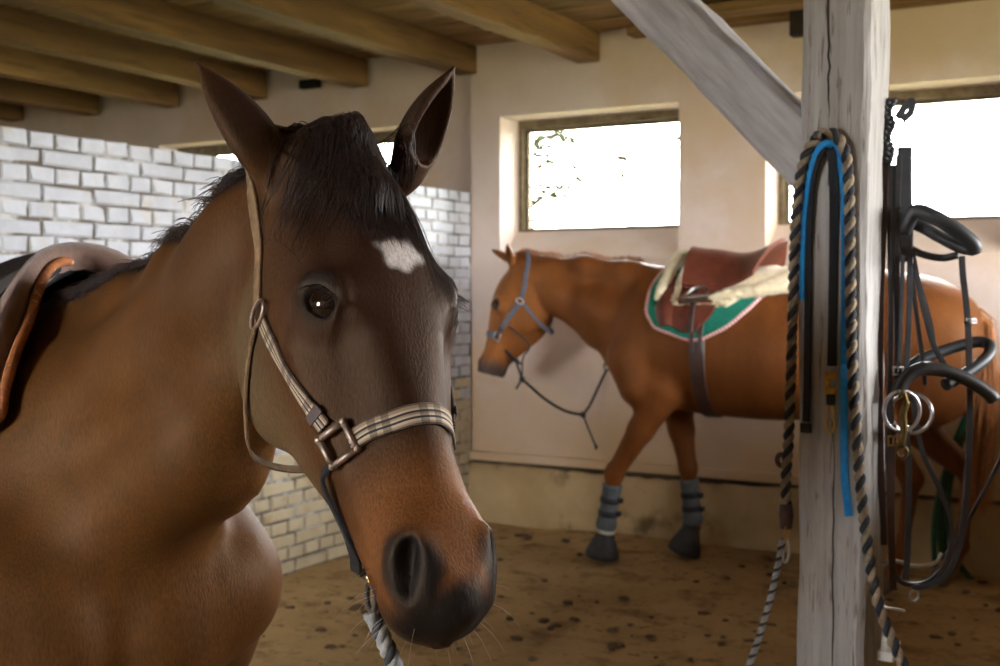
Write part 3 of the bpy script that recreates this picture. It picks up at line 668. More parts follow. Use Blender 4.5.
HEAD_ROWS = [  # a, dorsal n, ventral n, width upper, middle, lower (metres; head 0.60 long)
    (-.085, -.130, -.142, .006, .008, .006), (-.06, -.106, -.19, .034, .044, .034), (-.02, -.068, -.235, .050, .068, .054), (.05, -.024, -.272, .066, .082, .066), (.12, -.002, -.298, .084, .090, .070),
    (.19, .004, -.316, .092, .097, .068), (.25, -.001, -.312, .088, .094, .062), (.31, -.008, -.288, .074, .083, .054), (.37, -.015, -.246, .058, .070, .048),
    (.43, -.017, -.200, .058, .066, .044), (.48, -.020, -.166, .058, .065, .044), (.52, -.026, -.146, .054, .061, .044), (.553, -.038, -.134, .042, .051, .036), (.576, -.060, -.115, .022, .032, .018), (.585, -.082, -.094, .004, .006, .004)]
EYE_C = lambda g: (.212, g * .0685, -.047)
def head_prims(o, R, sc=1.0, ears=(), detail=True):
    """o = poll point, R columns = along face, horse's left, dorsal"""
    H = lambda a, s, n: o + sc * (R @ V(a, s, n))
    rows = smooth_rows(HEAD_ROWS, 60) * sc
    pr = [loft(o, R, rows, lambda a: np.interp(a, np.array([-.05, .10, .18, .26, .34, .42]) * sc, [2.2, 2.6, 3.1, 2.9, 2.5, 2.25]), .03 * sc)]
    E = lambda c, r, k=.02, op='add', Rl=None: ellip(H(*c), np.array(r) * sc, R if Rl is None else R @ Rl, k * sc, op)
    rot_a = lambda t: np.array([[1, 0, 0], [0, math.cos(t), -math.sin(t)], [0, math.sin(t), math.cos(t)]])
    pr.append(E((.0, 0, -.104), (.062, .052, .040), .04))                                   # poll
    for g in (-1, 1):
        pr.append(E((.185, g * .058, -.195), (.122, .040, .112), .016))                     # cheek
        pr.append(E((.085, g * .076, -.022), (.024, .012, .020), .03, 'sub'))               # hollow above the eye
        pr.append(rcone(H(.238, g * .086, -.100), .010 * sc, H(.375, g * .058, -.104), .006 * sc, .03 * sc))      # facial crest
        if detail:
            # eye: ball space, lids
            ec = H(*EYE_C(g)); nrm = unit(R @ V(.06, g * .80, .50)); ua = V(.72, -g * .37, .58); ua = unit(R @ ua - nrm * (nrm @ (R @ ua))); Re = np.stack([ua, np.cross(nrm, ua), nrm], 1)
            up = Re[:, 1] * (1 if (Re[:, 1] @ (-R[:, 0] + .3 * R[:, 2])) > 0 else -1)
            on = lambda x, y, r: ec + sc * r * (nrm * math.sqrt(max(0, 1 - x * x - y * y)) + ua * x + up * y)
            pr.append(ellip(ec + nrm * .003 * sc, np.array((.040, .032, .0165)) * sc, Re, .03 * sc))
            pr.append(ellip(ec + nrm * .022 * sc, np.array((.0212, .0150, .018)) * sc, Re, .003 * sc, 'sub'))
            pr.append(group(rchain([on(.90 * math.cos(t), .68 * math.sin(t), .0270) for t in np.linspace(-.05, PI + .05, 11)], np.array([.0025, .0045, .0055, .0062, .0065, .0065, .0065, .0062, .0055, .0045, .0025]) * sc), .006 * sc))
            pr.append(group(rchain([on(.90 * math.cos(t), -.66 * math.sin(t), .0262) for t in np.linspace(0, PI, 9)], .0038 * sc * np.ones(9)), .006 * sc))
            pr.append(group(rchain([ec + nrm * .017 * sc + ua * .033 * sc * math.cos(t) + up * .029 * sc * math.sin(t) for t in np.linspace(.5, PI - .2, 8)], .0040 * sc * np.ones(8)), .012 * sc))
            pr.append(E((.120, g * .078, -.016), (.030, .012, .018), .03, 'sub'))            # temple hollow
            pr.append(E((.315, g * .074, -.030), (.060, .011, .020), .035, 'sub'))           # flat beside the nasal bone
        # nostril
        pr.append(E((.505, g * .034, -.056), (.050, .024, .030), .03))
        if detail:
            an = unit(R @ V(.28, g * .74, .58)); ul = V(.93, g * .10, -.34); ul = unit(R @ ul - an * (an @ (R @ ul))); Rn = np.stack([ul, np.cross(an, ul), an], 1)
            nc_w = H(.520, g * .043, -.036)
            pr += etorus(nc_w + an * .001 * sc, Rn, .033 * sc, .0175 * sc, .0060 * sc, .014 * sc)
            pr.append(ellip(nc_w + an * .004 * sc, np.array((.031, .0095, .022)) * sc, Rn, .012 * sc, 'sub'))
            pr.append(ellip(nc_w - an * .006 * sc - ul * .012 * sc, np.array((.019, .0125, .024)) * sc, Rn, .010 * sc, 'sub'))
    pr.append(E((.505, 0, -.046), (.055, .040, .030), .03))                                 # between the nostrils
    pr.append(E((.540, 0, -.034), (.034, .026, .016), .025))
    pr.append(E((.545, 0, -.075), (.036, .050, .038), .025))                                # upper lip
    pr.append(E((.515, 0, -.132), (.045, .036, .024), .010))                                # lower lip and chin
    if detail:
        for g in (-1, 1): pr.append(rcone(H(.58, g * .004, -.113), .0024 * sc, H(.49, g * .062, -.112), .0022 * sc, .004 * sc)); pr[-1].op = 'sub'
    for (b, t, op_, wid) in ears:     # each: base, tip, direction the ear opens, half width
        b, t, op_ = np.asarray(b), np.asarray(t), np.asarray(op_); ax = unit(t - b); Ln = np.linalg.norm(t - b); op_ = unit(op_ - ax * (op_ @ ax)); Rr = np.stack([ax, np.cross(op_, ax), op_], 1)
        pts = np.array([(-.30, .10), (-.14, .62), (0, .82), (.18, 1.0), (.38, 1.0), (.58, .84), (.75, .58), (.89, .28), (1.0, .04)]); cur = lambda e: .10 * Ln * (e * e - e)      # slight curve
        ro = [(e * Ln, .62 * wid * w_ + cur(e), -.78 * wid * w_ + cur(e), wid * w_ * .9, wid * w_, wid * w_ * .75) for e, w_ in pts]
        pr.append(loft(b, Rr, smooth_rows(ro, 30), 2.1, .022 * sc))
        ri = [(e * Ln, 1.2 * wid * w_ + cur(e), -.78 * wid * w_ + cur(e) + .010 * sc + .01 * sc * (e < .1), max(wid * w_ * .62, .001), max(wid * w_ - .009 * sc, .001), max(wid * w_ * .62 - .008 * sc, .001)) for e, w_ in ((.04, .06), (.10, .5), (.18, .92), (.38, 1.0), (.58, .84), (.75, .58), (.89, .28), (.95, .06))]
        pr.append(loft(b, Rr, smooth_rows(ri, 24), 2.1, .005 * sc, 'sub'))
    return pr
def trunk_prims(T, sx=1.0, sz=1.0, chest=1.0, fx=1.0):
    """T maps horse-local (x forward, y left, z up, withers above x=0) to the world"""
    o, R = T; W = lambda x, y, z: o + R @ V(x * (sx if x < 0 else fx), y, z * sz); r3 = lambda a, b, c: (a * sx, b, c * sz)
    pr = [ellip(W(-.30, 0, 1.10), r3(.56, .275, .335), R, .10), ellip(W(-.62, 0, 1.06), r3(.46, .285, .30), R, .10), ellip(W(.12, 0, 1.06), (.30 * fx, .20, .30), R, .10),
          rcone(W(.10, 0, 1.37), .085, W(-.30, 0, 1.385), .095, .10), rcone(W(-.30, 0, 1.30), .14, W(-.98, 0, 1.34), .13, .10),
          ellip(W(-1.10, 0, 1.19), r3(.32, .255, .27), R, .10)]
    for g in (-1, 1):
        pr += [ellip(W(-1.22, g * .125, 1.05), r3(.20, .125, .28), R, .08), rcone(W(.05, g * .095, 1.33), .07, W(.33, g * .155 * chest, 1.03), .105, .07), rcone(W(.33, g * .155 * chest, 1.03), .105, W(.08, g * .175, .90), .105, .06),
               ellip(W(.37, g * .075 * chest, .97), (.105, .095 * chest, .15), R, .05)]
    return pr
def leg_prims(T, joints, hind=False):
    """joints in world space: upper, knee/hock, fetlock, coronet, toe"""
    u, kn, ft, co, toe = [np.asarray(j, float) for j in joints]
    if hind: pr = [rcone(u, .125, kn, .05, .05), rcone(kn, .05, kn + (kn - u) * .02, .05, .03)]
    else: pr = [rcone(u, .098, u + (kn - u) * .45, .068, .06), rcone(u + (kn - u) * .45, .068, kn, .046, .03), ellip(kn, (.048, .046, .06), None, .03)]
    pr += [rcone(kn, .042, ft + (kn - ft) * .2, .030, .02), rcone(ft + (kn - ft) * .2, .030, ft, .040, .02), rcone(ft, .038, co, .038, .02), rcone(co, .045, toe, .052, .012)]
    return pr

# ---------------------------------------------------------------- bay horse in front
c_fh = V(-math.sin(YAW), math.cos(YAW), 0)
B_F = unit(c_r * .42 - c_fh * .907); B_L = V(-B_F[1], B_F[0], 0)
B_O = c_r * -.725 + c_fh * 2.07                                # ground point under the withers
B_R = np.stack([B_F, B_L, V(0, 0, 1)], 1); BT = (B_O, B_R)
BW = lambda x, y, z: B_O + B_R @ V(x, y, z)
BH_O = c_o + cam2w(V(-.1553, -.2354, 1.4034))
BH_R = np.stack([cam2w(V(.2345, .8727, -.4305)), cam2w(V(.8298, .0457, .5569)), cam2w(V(.5054, -.4879, -.7132))], 1)
BH = lambda a, s, n: BH_O + BH_R @ V(a, s, n)
def horse_bay():
    root = empty('horse', B_O, 'dark bay horse with a white star, wearing a plaid halter', 'horse')
    pr = trunk_prims(BT, 1.0, .972, .92)
    for g in (-1, 1):
        pr += leg_prims(BT, [BW(.10, g * .165, .88), BW(.13, g * .15, .47), BW(.13, g * .15, .19), BW(.18, g * .15, .10), BW(.22, g * .15, .045)])
        pr += leg_prims(BT, [BW(-.95, g * .165, .90), BW(-1.24, g * .15, .54), BW(-1.22, g * .15, .20), BW(-1.17, g * .15, .10), BW(-1.13, g * .15, .045)], True)
    crest = [BH(-.03, 0, -.095), P(252, 232, 1.56), P(195, 276, 1.74), P(148, 312, 1.92), BW(.02, 0, 1.36)]
    midr = [BH(.02, 0, -.15), P(240, 300, 1.60), P(195, 360, 1.71), BW(.20, 0, 1.22)]
    under = [BH(.07, 0, -.215), P(246, 380, 1.60), P(208, 450, 1.66), BW(.31, 0, 1.08)]
    pr += rchain(crest, [.045, .045, .05, .06, .085], .06) + rchain(midr, [.070, .078, .10, .155], .07) + rchain(under, [.05, .06, .078, .12], .05)
    ears = [(P(274, 172, 1.455), P(196, 62, 1.46), cam2w(V(-.80, .1, .55)), .038), (P(410, 168, 1.50), P(455, 66, 1.475), cam2w(V(.80, .30, -.50)), .038)]
    pr += head_prims(BH_O, BH_R, 1.0, ears)
    body = Grid(B_O, B_R, (-1.55, -.45, -.03), (.95, .62, 1.75), .0125); body.run(pr)
    hg = Grid(BH_O, BH_R, (-.19, -.19, -.36), (.64, .19, .10), .0036); hg.run(pr)
    v, q = merge_grids(body, hg, .016)
    v = relax(v, q, BH(.552, 0, -.014), .026, 30); v = relax(v, q, BH(.575, 0, -.04), .026, 20); v = relax(v, q, BH(-.02, .01, -.062), .055, 40)
    h = (v - BH_O) @ BH_R; a, s, n = h.T; lb = (v - B_O) @ B_R
    nz = np.sin(v[:, 0] * 61 + 3 * np.sin(v[:, 2] * 37)) * np.sin(v[:, 2] * 53 + 2 * np.sin(v[:, 1] * 41)) * .5
    inh = sstep(a, -.12, .02) * sstep(n, -.36, -.25)
    base = np.tile(V(.088, .0345, .0085), (len(v), 1))
    base = mixc(base, (.046, .0175, .0052), sstep(nz, -.2, .5) * .3)
    base = mixc(base, (.098, .040, .011), sstep(lb[:, 2], 1.15, .8) * .3)
    face = mixc(np.tile(V(.066, .0260, .0090), (len(v), 1)), (.115, .072, .034), sstep(n, -.12, -.22) * sstep(a, .5, .3) * sstep(a + n * .25, .02, .07))   # greyer, paler jaw
    face = mixc(face, (.030, .0120, .0065), sstep(n, -.13, -.05) * sstep(a, .46, .34))                           # dark front of the face
    face = mixc(face, (.180, .066, .019), sstep(a, .37, .45) * sstep(n, -.14, -.05) * .85)                      # warm brown towards the nose
    face = mixc(face, (.011, .010, .011), sstep(a + nz * .012, .535, .562) * sstep(n, -.115, -.07))              # black lips
    face = mixc(face, (.030, .014, .008), sstep(a + nz * .02, .50, .56) * sstep(n, -.06, -.10) * .8)
    ns = np.minimum(np.linalg.norm((h - V(.520, -.044, -.036)) / V(.036, .03, .030), axis=1), np.linalg.norm((h - V(.520, .044, -.036)) / V(.036, .03, .030), axis=1))
    face = mixc(face, (.010, .009, .010), sstep(ns + nz * .15, 1.35, .9))
    es = np.minimum(np.linalg.norm((h - V(.212, -.094, -.032)) / V(.036, .03, .030), axis=1), np.linalg.norm((h - V(.212, .094, -.032)) / V(.036, .03, .030), axis=1))
    face = mixc(face, (.012, .009, .009), sstep(es, 1.15, .75))
    st = np.sqrt((((a - .168) + .5 * (s - .004)) / .026) ** 2 + (((s - .004) - .6 * (a - .168)) / .026) ** 2) + nz * .3
    face = mixc(face, (.62, .56, .52), sstep(st + nz * .25 + .22 * np.sin(a * 150 + s * 110) * np.sin(s * 170 - a * 60), 1.15, .6) * (n > -.05) * .9)
    col = mixc(base, 0 * base, 0 * a) * (1 - inh[:, None]) + face * inh[:, None]
    ear = sstep(a, -.005, -.03) * sstep(n, -.13, -.08) * (np.abs(s) > .028)
    col = mixc(col, (.026, .0115, .007), ear)
    for (b, t, op_, w_) in ears:
        d = unit(t - b); k = (v - b) @ d; rad = (v - b) - k[:, None] * d; inn = (k > .02) & (k < .2) & (rad @ unit(op_ - d * (op_ @ d)) > .0) & (np.linalg.norm(rad, axis=1) < .045)
        col = mixc(col, (.035, .016, .010), inn * 1.)
    cl = spline(crest, 8); dm = np.full(len(v), 9.)
    near = np.where((lb[:, 0] > -.1) & (lb[:, 2] > 1.25))[0]
    for p_ in cl: dm[near] = np.minimum(dm[near], np.linalg.norm(v[near] - (p_ + V(0, 0, .05)), axis=1))
    col = mixc(col, (.010, .007, .006), sstep(dm + nz * .006, .060, .038) * (a < .03))      # dark line of the mane
    legd = sstep(lb[:, 2], .62, .45); col = mixc(col, (.015, .012, .012), legd)
    o = horse_mesh('body', v, q, np.clip(col, 0, 1), M['bay'], root)
    for g in (-1, 1):
        nrm = unit(BH_R @ V(.06, g * .80, .50)); c = BH(*EYE_C(g))
        MB().ell(c, (.0240, .0240, .0240), None, 32, 20).build('eyeball', M['eye'], root)
    bvh = BVHTree.FromPolygons([tuple(p) for p in v], [tuple(int(i) for i in x) for x in q])
    return root, bvh, crest
bay, bay_bvh, bay_crest = horse_bay()

# ---------------------------------------------------------------- chestnut horse by the wall
FY = 6.0; C_O = V(onY(655, 262, FY)[0], FY, 0); C_R = np.stack([V(-1, 0, 0), V(0, -1, 0), V(0, 0, 1)], 1); CT = (C_O, C_R)
CW = lambda x, y, z: C_O + C_R @ V(x, y, z)
def far_pt(x, y, yo=0.0): return onY(x, y, FY - yo)          # yo = to the horse's left (towards the room)
ch_a = unit(far_pt(484, 368, .10) - far_pt(511, 262, .02)); _n = V(-1, -.30, .05); ch_n = unit(_n - ch_a * (_n @ ch_a)); ch_s = np.cross(ch_n, ch_a)
CH_R = np.stack([ch_a, ch_s, ch_n], 1)
CH_O = far_pt(503, 263, .03); CH_S = 1.14
CH = lambda a, s, n: CH_O + CH_S * (CH_R @ V(a, s, n))
FORE = {}
def horse_chestnut():
    root = empty('horse', C_O, 'chestnut horse saddled and tied to the ring on the back wall', 'horse')
    pr = trunk_prims(CT, 1.17, 1.055, 1.0, .22)
    LF = [far_pt(664, 392, .17), far_pt(614, 474, .16), far_pt(606, 530, .16), far_pt(603, 545, .155), far_pt(602, 556, .15)]
    RF = [far_pt(676, 398, -.15), far_pt(688, 468, -.16), far_pt(693, 522, -.17), far_pt(689, 538, -.17), far_pt(684, 548, -.17)]
    for L in (LF, RF):
        for i, z in ((3, .10), (4, .047)): L[i] = V(L[i][0], L[i][1], z)
        L[2][2] = max(L[2][2], .19)
        pr += leg_prims(CT, L)
    FORE['L'], FORE['R'] = LF, RF
    for g, dx in ((1, .06), (-1, -.16)):
        pr += leg_prims(CT, [CW(-1.12, g * .165, .95), CW(-1.42 + dx, g * .15, .57), CW(-1.38 + dx, g * .15, .21), CW(-1.33 + dx, g * .15, .10), CW(-1.29 + dx, g * .15, .047)], True)
    crest = [CH(-.03, 0, -.08), far_pt(548, 268), far_pt(585, 268), far_pt(628, 276), CW(-.02, 0, 1.50)]
    midr = [CH(.02, 0, -.14), far_pt(560, 292), far_pt(604, 312), CW(.02, 0, 1.28)]
    under = [CH(.07, 0, -.20), far_pt(556, 300), far_pt(600, 330), CW(.04, 0, 1.14)]
    pr += rchain(crest, [.045, .055, .06, .075, .09], .07) + rchain(midr, [.075, .09, .13, .17], .08) + rchain(under, [.05, .065, .09, .13], .06)
    ears = [(CH(-.015, g * .052, -.045), tip, op_, .034) for g, tip, op_ in ((1, far_pt(507, 243, .10), V(-.5, -.9, 0)), (-1, far_pt(490, 249, -.03), V(-.9, .1, 0)))]
    pr += head_prims(CH_O, CH_R, CH_S, ears)
    body = Grid(C_O, C_R, (-1.95, -.42, -.03), (.75, .42, 1.85), .013); body.run(pr)
    hg = Grid(CH_O, CH_R, (-.17, -.18, -.33), (.63, .18, .12), .0065); hg.run(pr)
    v, q = merge_grids(body, hg, .016)
    h = (v - CH_O) @ CH_R / CH_S; a, s, n = h.T; lb = (v - C_O) @ C_R
    col = np.tile(V(.150, .049, .0125), (len(v), 1))
    inh = sstep(a, -.05, .03) * sstep(n, -.34, -.26) * (lb[:, 0] > .5)
    col = mixc(col, (.21, .073, .019), inh); col = mixc(col, (.40, .17, .06), inh * sstep(n, -.06, -.01) * .4)
    col = mixc(col, (.05, .036, .032), inh * sstep(a, .45, .53))
    es = np.minimum(np.linalg.norm((h - V(.212, -.094, -.032)) / V(.034, .03, .028), axis=1), np.linalg.norm((h - V(.212, .094, -.032)) / V(.034, .03, .028), axis=1))
    col = mixc(col, (.03, .016, .012), sstep(es, 1.2, .7) * (lb[:, 0] > .5))
    col = mixc(col, (.13, .045, .014), sstep(lb[:, 0], -1.0, -1.5) * .6)                       # darker quarters
    col = mixc(col, (.10, .075, .055), sstep(lb[:, 2], .105, .09))
    horse_mesh('body', v, q, np.clip(col, 0, 1), M['chestnut'], root)
    for g in (-1, 1):
        nrm = unit(CH_R @ V(.06, g * .80, .50)); MB().ell(CH(*EYE_C(g)), (.0240 * CH_S,) * 3, None, 20, 12).build('eyeball', M['eye'], root)
    bvh = BVHTree.FromPolygons([tuple(p) for p in v], [tuple(int(i) for i in x) for x in q])
    # mane: short hair lying over the crest
    cr = spline(crest[:-1] + [CW(.10, 0, 1.52)], 10); st = []
    for i in range(700):
        t = rng.uniform(0, len(cr) - 1.01); k = int(t); c = cr[k] + (cr[k + 1] - cr[k]) * (t - k); hit = bvh.ray_cast(Vector(c + V(0, 0, .4)), Vector((0, 0, -1)))
        if hit[0] is None: continue
        p = np.array(hit[0]); side = .25 if rng.random() < .25 else 1; L_ = rng.uniform(.03, .08)
        d = V(rng.normal(.25, .1), side * rng.uniform(.5, 1.0), rng.uniform(.0, .5)); st.append([p + V(0, rng.normal(0, .012), -.004), p + d * L_ * .4 + V(0, 0, .006), p + d * L_ * .8 + V(0, 0, -.02), p + d * L_ + V(0, 0, -.06)])
    hair_mesh('mane', st, .0022, M['chestmane'], root)
    # tail
    tl = []; b0 = CW(-1.58, 0, 1.34)
    for i in range(260):
        o = rng.normal(0, .02, 3); s_ = rng.normal(0, .035); tl.append([b0 + o, b0 + V(.07, s_ * .4, -.06) + o, b0 + V(.09 + rng.normal(0, .01), s_, -.3) + o, b0 + V(.07 + rng.normal(0, .015), s_ * 1.4, -.6) + o, b0 + V(.05 + rng.normal(0, .02), s_ * 1.2, -.85 - rng.uniform(0, .1)) + o])
    hair_mesh('tail', tl, .004, M['chestmane'], root)
    return root, bvh
chestnut, ch_bvh = horse_chestnut()

# ================================================================== TACK ON THE HORSES
def cast_in(bvh, p, c, lift=0.0):
    """nearest skin point on the line from outside through p towards the inner point c"""
    d = unit(np.asarray(c) - np.asarray(p)); h = bvh.ray_cast(Vector(np.asarray(p) - d * .25), Vector(d))
    if h[0] is None: return np.asarray(p, float), -d
    n = np.array(h[1]); n = n if n @ d < 0 else -n
    return np.array(h[0]) + n * lift, n
def hug(bvh, H, seeds, lift, n=8, inner=None):
    """strap line through head-space seeds, laid on the skin"""
    pts = spline([V(*s) for s in seeds], n); P_, N_ = [], []
    for s in pts:
        c = inner(s) if inner else V(s[0], 0, -.13); p, nn = cast_in(bvh, H(*s), H(*c), lift); P_.append(p); N_.append(nn)
    P_, N_ = np.array(P_), np.array(N_)
    for _ in range(3): P_[1:-1] = P_[1:-1] * .5 + (P_[:-2] + P_[2:]) * .25; N_[1:-1] = N_[1:-1] * .5 + (N_[:-2] + N_[2:]) * .25
    return P_, N_
def ring4(c, u, w, half, r):
    """square ring with rounded bars"""
    k = [c + (u + w) * half * .72, c + (w - u) * half * .72, c - (u + w) * half * .72, c + (u - w) * half * .72]; b = MB()
    for i in range(4):
        a, d = k[i], k[(i + 1) % 4]; b.tube([a, (a + d) / 2, d], r, 8)
        b.ell(a, (r * 1.25,) * 3, None, 10, 6)
    return b
def halter(name, label, origin, bvh, H, R, sc, web, side, metal, wd, th, chin=None):
    root = empty(name, origin, label, 'halter')
    mir = lambda L: [(a, -s, n) for a, s, n in L]
    lift = th * .5 + .0015
    crown = [(.150, -.100, -.158), (.105, -.096, -.155), (.06, -.090, -.150), (.015, -.080, -.150), (-.03, -.066, -.150), (-.07, -.035, -.125), (-.085, 0, -.105)]
    full = crown + mir(crown[:-1])[::-1]
    p, nn = hug(bvh, H, full, lift, 6, lambda s: V(s[0] * .7 + .0, 0, -.19)); strap('crown_strap', p, nn, wd * .72 * sc, th, side, root)
    for g in (-1, 1):
        f = (lambda L: L) if g < 0 else mir
        p, nn = hug(bvh, H, f([(.172, -.099, -.152), (.232, -.095, -.129), (.292, -.089, -.105), (.338, -.078, -.092)]), lift, 8); strap('cheek_strap', p, nn, wd * .80 * sc, th, web if g < 0 else web, root)
        k = len(p) - 5; q, nq = p[k:k + 3], nn[k:k + 3]; strap('keeper_loop', q + nq * th * .6, nq, wd * 1.02 * sc, th * .7, M['darkbrown'], root)
        c, cn = hug(bvh, H, f([(.158, -.1, -.156), (.165, -.1, -.154), (.172, -.1, -.152)]), .006 * sc, 2); cc = c[2]; t = unit(c[-1] - c[0]); b = unit(np.cross(cn[2], t))
        MB().torus(cc, cn[2], .013 * sc, .0026 * sc, 24, 8, 1.5, b).build('cheek_ring', metal, root)
        c, cn = hug(bvh, H, f([(.345, -.074, -.088), (.362, -.069, -.083), (.379, -.066, -.083)] if g < 0 or not chin else [(.352, -.066, -.130), (.368, -.064, -.130), (.384, -.062, -.130)]), .006 * sc, 2); cc = c[2]; t = unit(c[-1] - c[0]); b = unit(np.cross(cn[2], t))
        ring4(cc, t, b, .0235 * sc, .0038 * sc).build('square_ring', metal, root)
    nose = [(.364, -.066, -.074), (.360, -.058, -.048), (.361, -.042, -.018), (.360, -.02, -.010), (.360, 0, -.008)]
    nose = nose + mir(nose[:-1])[::-1]
    p, nn = hug(bvh, H, nose, lift + .001, 8, lambda s: V(s[0], 0, -.09)); strap('noseband', p, nn, wd * sc, th, web, root)
    th_ = [(.168, -.101, -.162), (.185, -.100, -.190), (.212, -.098, -.226), (.243, -.088, -.268), (.272, -.062, -.318), (.284, 0, -.330)]
    th_ = th_ + mir(th_[:-1])[::-1]; s_ = spline([V(*q) for q in th_], 6); pts = np.array([H(*q) for q in s_]); cen = H(.2, 0, -.17); nr = np.array([unit(q - cen) for q in pts])
    for i in range(len(pts)):
        q, _ = cast_in(bvh, pts[i], H(s_[i][0], 0, -.18), lift)
        if i < 14 or i > len(pts) - 15: pts[i] = q
    strap('throat_strap', pts, nr, wd * .55 * sc, th, side, root)
    chn = [(.376, -.067, -.088), (.394, -.064, -.112), (.424, -.057, -.142), (.452, -.040, -.180), (.460, 0, -.196)]
    if chin: chn = chin
    chn = chn + mir(chn[:-1])[::-1]; s_ = spline([V(*q) for q in chn], 6); pts = np.array([H(*q) for q in s_]); cen = H(.40, 0, -.10); strap('chin_strap', pts, [unit(q - cen) for q in pts], wd * .55 * sc, th * 1.4, M['blackcloth'], root)
    return root, H(.466, 0, -.214)
hal, bay_clip = halter('plaid_halter', 'tan plaid webbing halter on the dark bay horse', BH(.36, 0, 0), bay_bvh, BH, BH_R, 1.0, M['plaid'], M['tanweb'], M['dullmetal'], .0235, .0032, [(.374, -.067, -.090)] + [tuple(BH_R.T @ (P(*q) - BH_O)) for q in ((324, 478, 1.285), (339, 515, 1.275), (356, 552, 1.265))] + [(.464, 0, -.212)])
hal2, ch_clip = halter('webbing_halter', 'blue-grey webbing halter on the chestnut horse', CH(.36, 0, 0), ch_bvh, CH, CH_R, CH_S, M['bluegrey'], M['bluegrey'], M['steel'], .030, .0045)
# lead rope of the bay: snap under the chin, rope falling to the floor
lr = empty('lead_rope', P(380, 640, 1.23), 'grey twisted lead rope hanging from under the bay horse chin', 'rope')
s0 = P(371, 598, 1.24)
MB().tube(spline([bay_clip, bay_clip * .5 + s0 * .5 + V(0, 0, .004), s0 + V(0, 0, .018)], 4), .0035, 8).build('snap_shank', M['brass'], lr)
MB().torus(s0, c_r + c_f * .35, .014, .0030, 24, 8, 1.35, c_f).build('snap_ring', M['iron'], lr)
lp_ = spline([s0 + V(0, 0, -.016), P(377, 625, 1.235), P(386, 645, 1.23), P(398, 680, 1.23), P(420, 800, 1.22), P(440, 1100, 1.2), onZ(450, 1700, .012), onZ(520, 1500, .012), onZ(560, 1250, .012)], 12)
rope(lp_, .0088, .030, [M['ropegrey'], M['ropedark'], M['ropegrey']], lr)

# ---- draped cloth and leather
def drape(T, bvh, x, phi, off):
    o, R = T; c = o + R @ V(x, 0, 1.08); d = R @ V(0, -math.sin(phi), math.cos(phi)); h = bvh.ray_cast(Vector(c + d * 1.1), Vector(-d), 1.1)
    if abs(phi) > 1.5: h = bvh.ray_cast(Vector(c), Vector(d), 1.1)
    p = np.array(h[0]) if h[0] is not None else c + d * .25
    return p + d * off, d
def sheet(name, T, bvh, xf, xb, phi0, phi1, off, thick, m, parent, nu=22, nv=30, edge=None):
    """sheet from angle phi0 to phi1 (radians from the spine, + = right); xf/xb(phi) front and back edge; off(u, phi) clearance"""
    out, inn = np.zeros((nu, nv, 3)), np.zeros((nu, nv, 3))
    for j, ph in enumerate(np.linspace(phi0, phi1, nv)):
        a, b = xf(ph), xb(ph)
        for i, u in enumerate(np.linspace(0, 1, nu)):
            p, d = drape(T, bvh, a + (b - a) * u, ph, off(u, ph)); out[i, j] = p + d * thick; inn[i, j] = p
    for A in (out, inn):
        for _ in range(2):
            B = A.copy(); A[1:-1, 1:-1] = .5 * B[1:-1, 1:-1] + .125 * (B[:-2, 1:-1] + B[2:, 1:-1] + B[1:-1, :-2] + B[1:-1, 2:])
    v = np.concatenate([out.reshape(-1, 3), inn.reshape(-1, 3)]); n = nu * nv; f = []
    ix = lambda i, j: i * nv + j
    for i in range(nu - 1):
        for j in range(nv - 1):
            q = [ix(i, j), ix(i + 1, j), ix(i + 1, j + 1), ix(i, j + 1)]; f.append(q); f.append([k + n for k in q][::-1])
    rim = [ix(i, 0) for i in range(nu)] + [ix(nu - 1, j) for j in range(1, nv)] + [ix(i, nv - 1) for i in range(nu - 2, -1, -1)] + [ix(0, j) for j in range(nv - 2, 0, -1)]
    for k in range(len(rim)): a, b = rim[k], rim[(k + 1) % len(rim)]; f.append([a, b, b + n, a + n][::-1])
    o = mesh_obj(name, v, f, m, parent, True)
    md = o.modifiers.new('edge', 'EDGE_SPLIT'); md.split_angle = 1.0
    rp = np.array([(v[k] + v[k + n]) / 2 for k in rim]); return o, rp, out
fI = lambda xs, ys: (lambda ph: float(np.interp(abs(math.degrees(ph)), xs, ys)))
rad = math.radians
# ---- the bay's pad and saddle
pad = empty('saddle_pad', BW(-.2, 0, 1.5), 'black saddle pad edged with tan piping on the bay horse', 'saddle pad')
_pn = fI([0, 8, 17, 26, 37, 60, 90], [-.05, .045, .18, .26, .30, .24, .08]); _pf = fI([0, 12, 40, 90], [-.05, .0, .06, .0]); pxf = lambda ph: _pn(ph) if ph > 0 else _pf(ph); pxb = fI([0, 40, 90], [-.68, -.66, -.54])
poff = lambda u, ph: .012 + .032 * math.exp(-(math.degrees(ph) / 15) ** 2) * math.exp(-u * 1.2)
_, rim, grid = sheet('pad_cloth', BT, bay_bvh, pxf, pxb, rad(-88), rad(88), poff, .014, M['blackcloth'], pad, 24, 45)
fe = np.array([g for g in grid[0]]); MB().tube(spline(fe[22:], 3) + B_F * .004, .0085, 10).build('piping', M['tanlea'], pad)
be = grid[-1]; MB().tube(spline(be[::2], 3), .0075, 8).build('piping', M['tanlea'], pad)
for k in (0, -1): MB().tube(spline(grid[:, k][::2], 3), .0075, 8).build('piping', M['tanlea'], pad)
sad = empty('saddle', BW(-.25, 0, 1.5), 'black leather saddle with brown suede pommel roll on the bay horse', 'saddle')
def roll(phs, back, offs, r):
    pts = []
    for ph in phs: p, d = drape(BT, bay_bvh, pxf(rad(ph)) - back, rad(ph), poff(.1, rad(ph)) + offs); pts.append(p)
    for _ in range(2): pts[1:-1] = [pts[i] * .5 + (pts[i - 1] + pts[i + 1]) * .25 for i in range(1, len(pts) - 1)]
    return spline(pts, 4), r
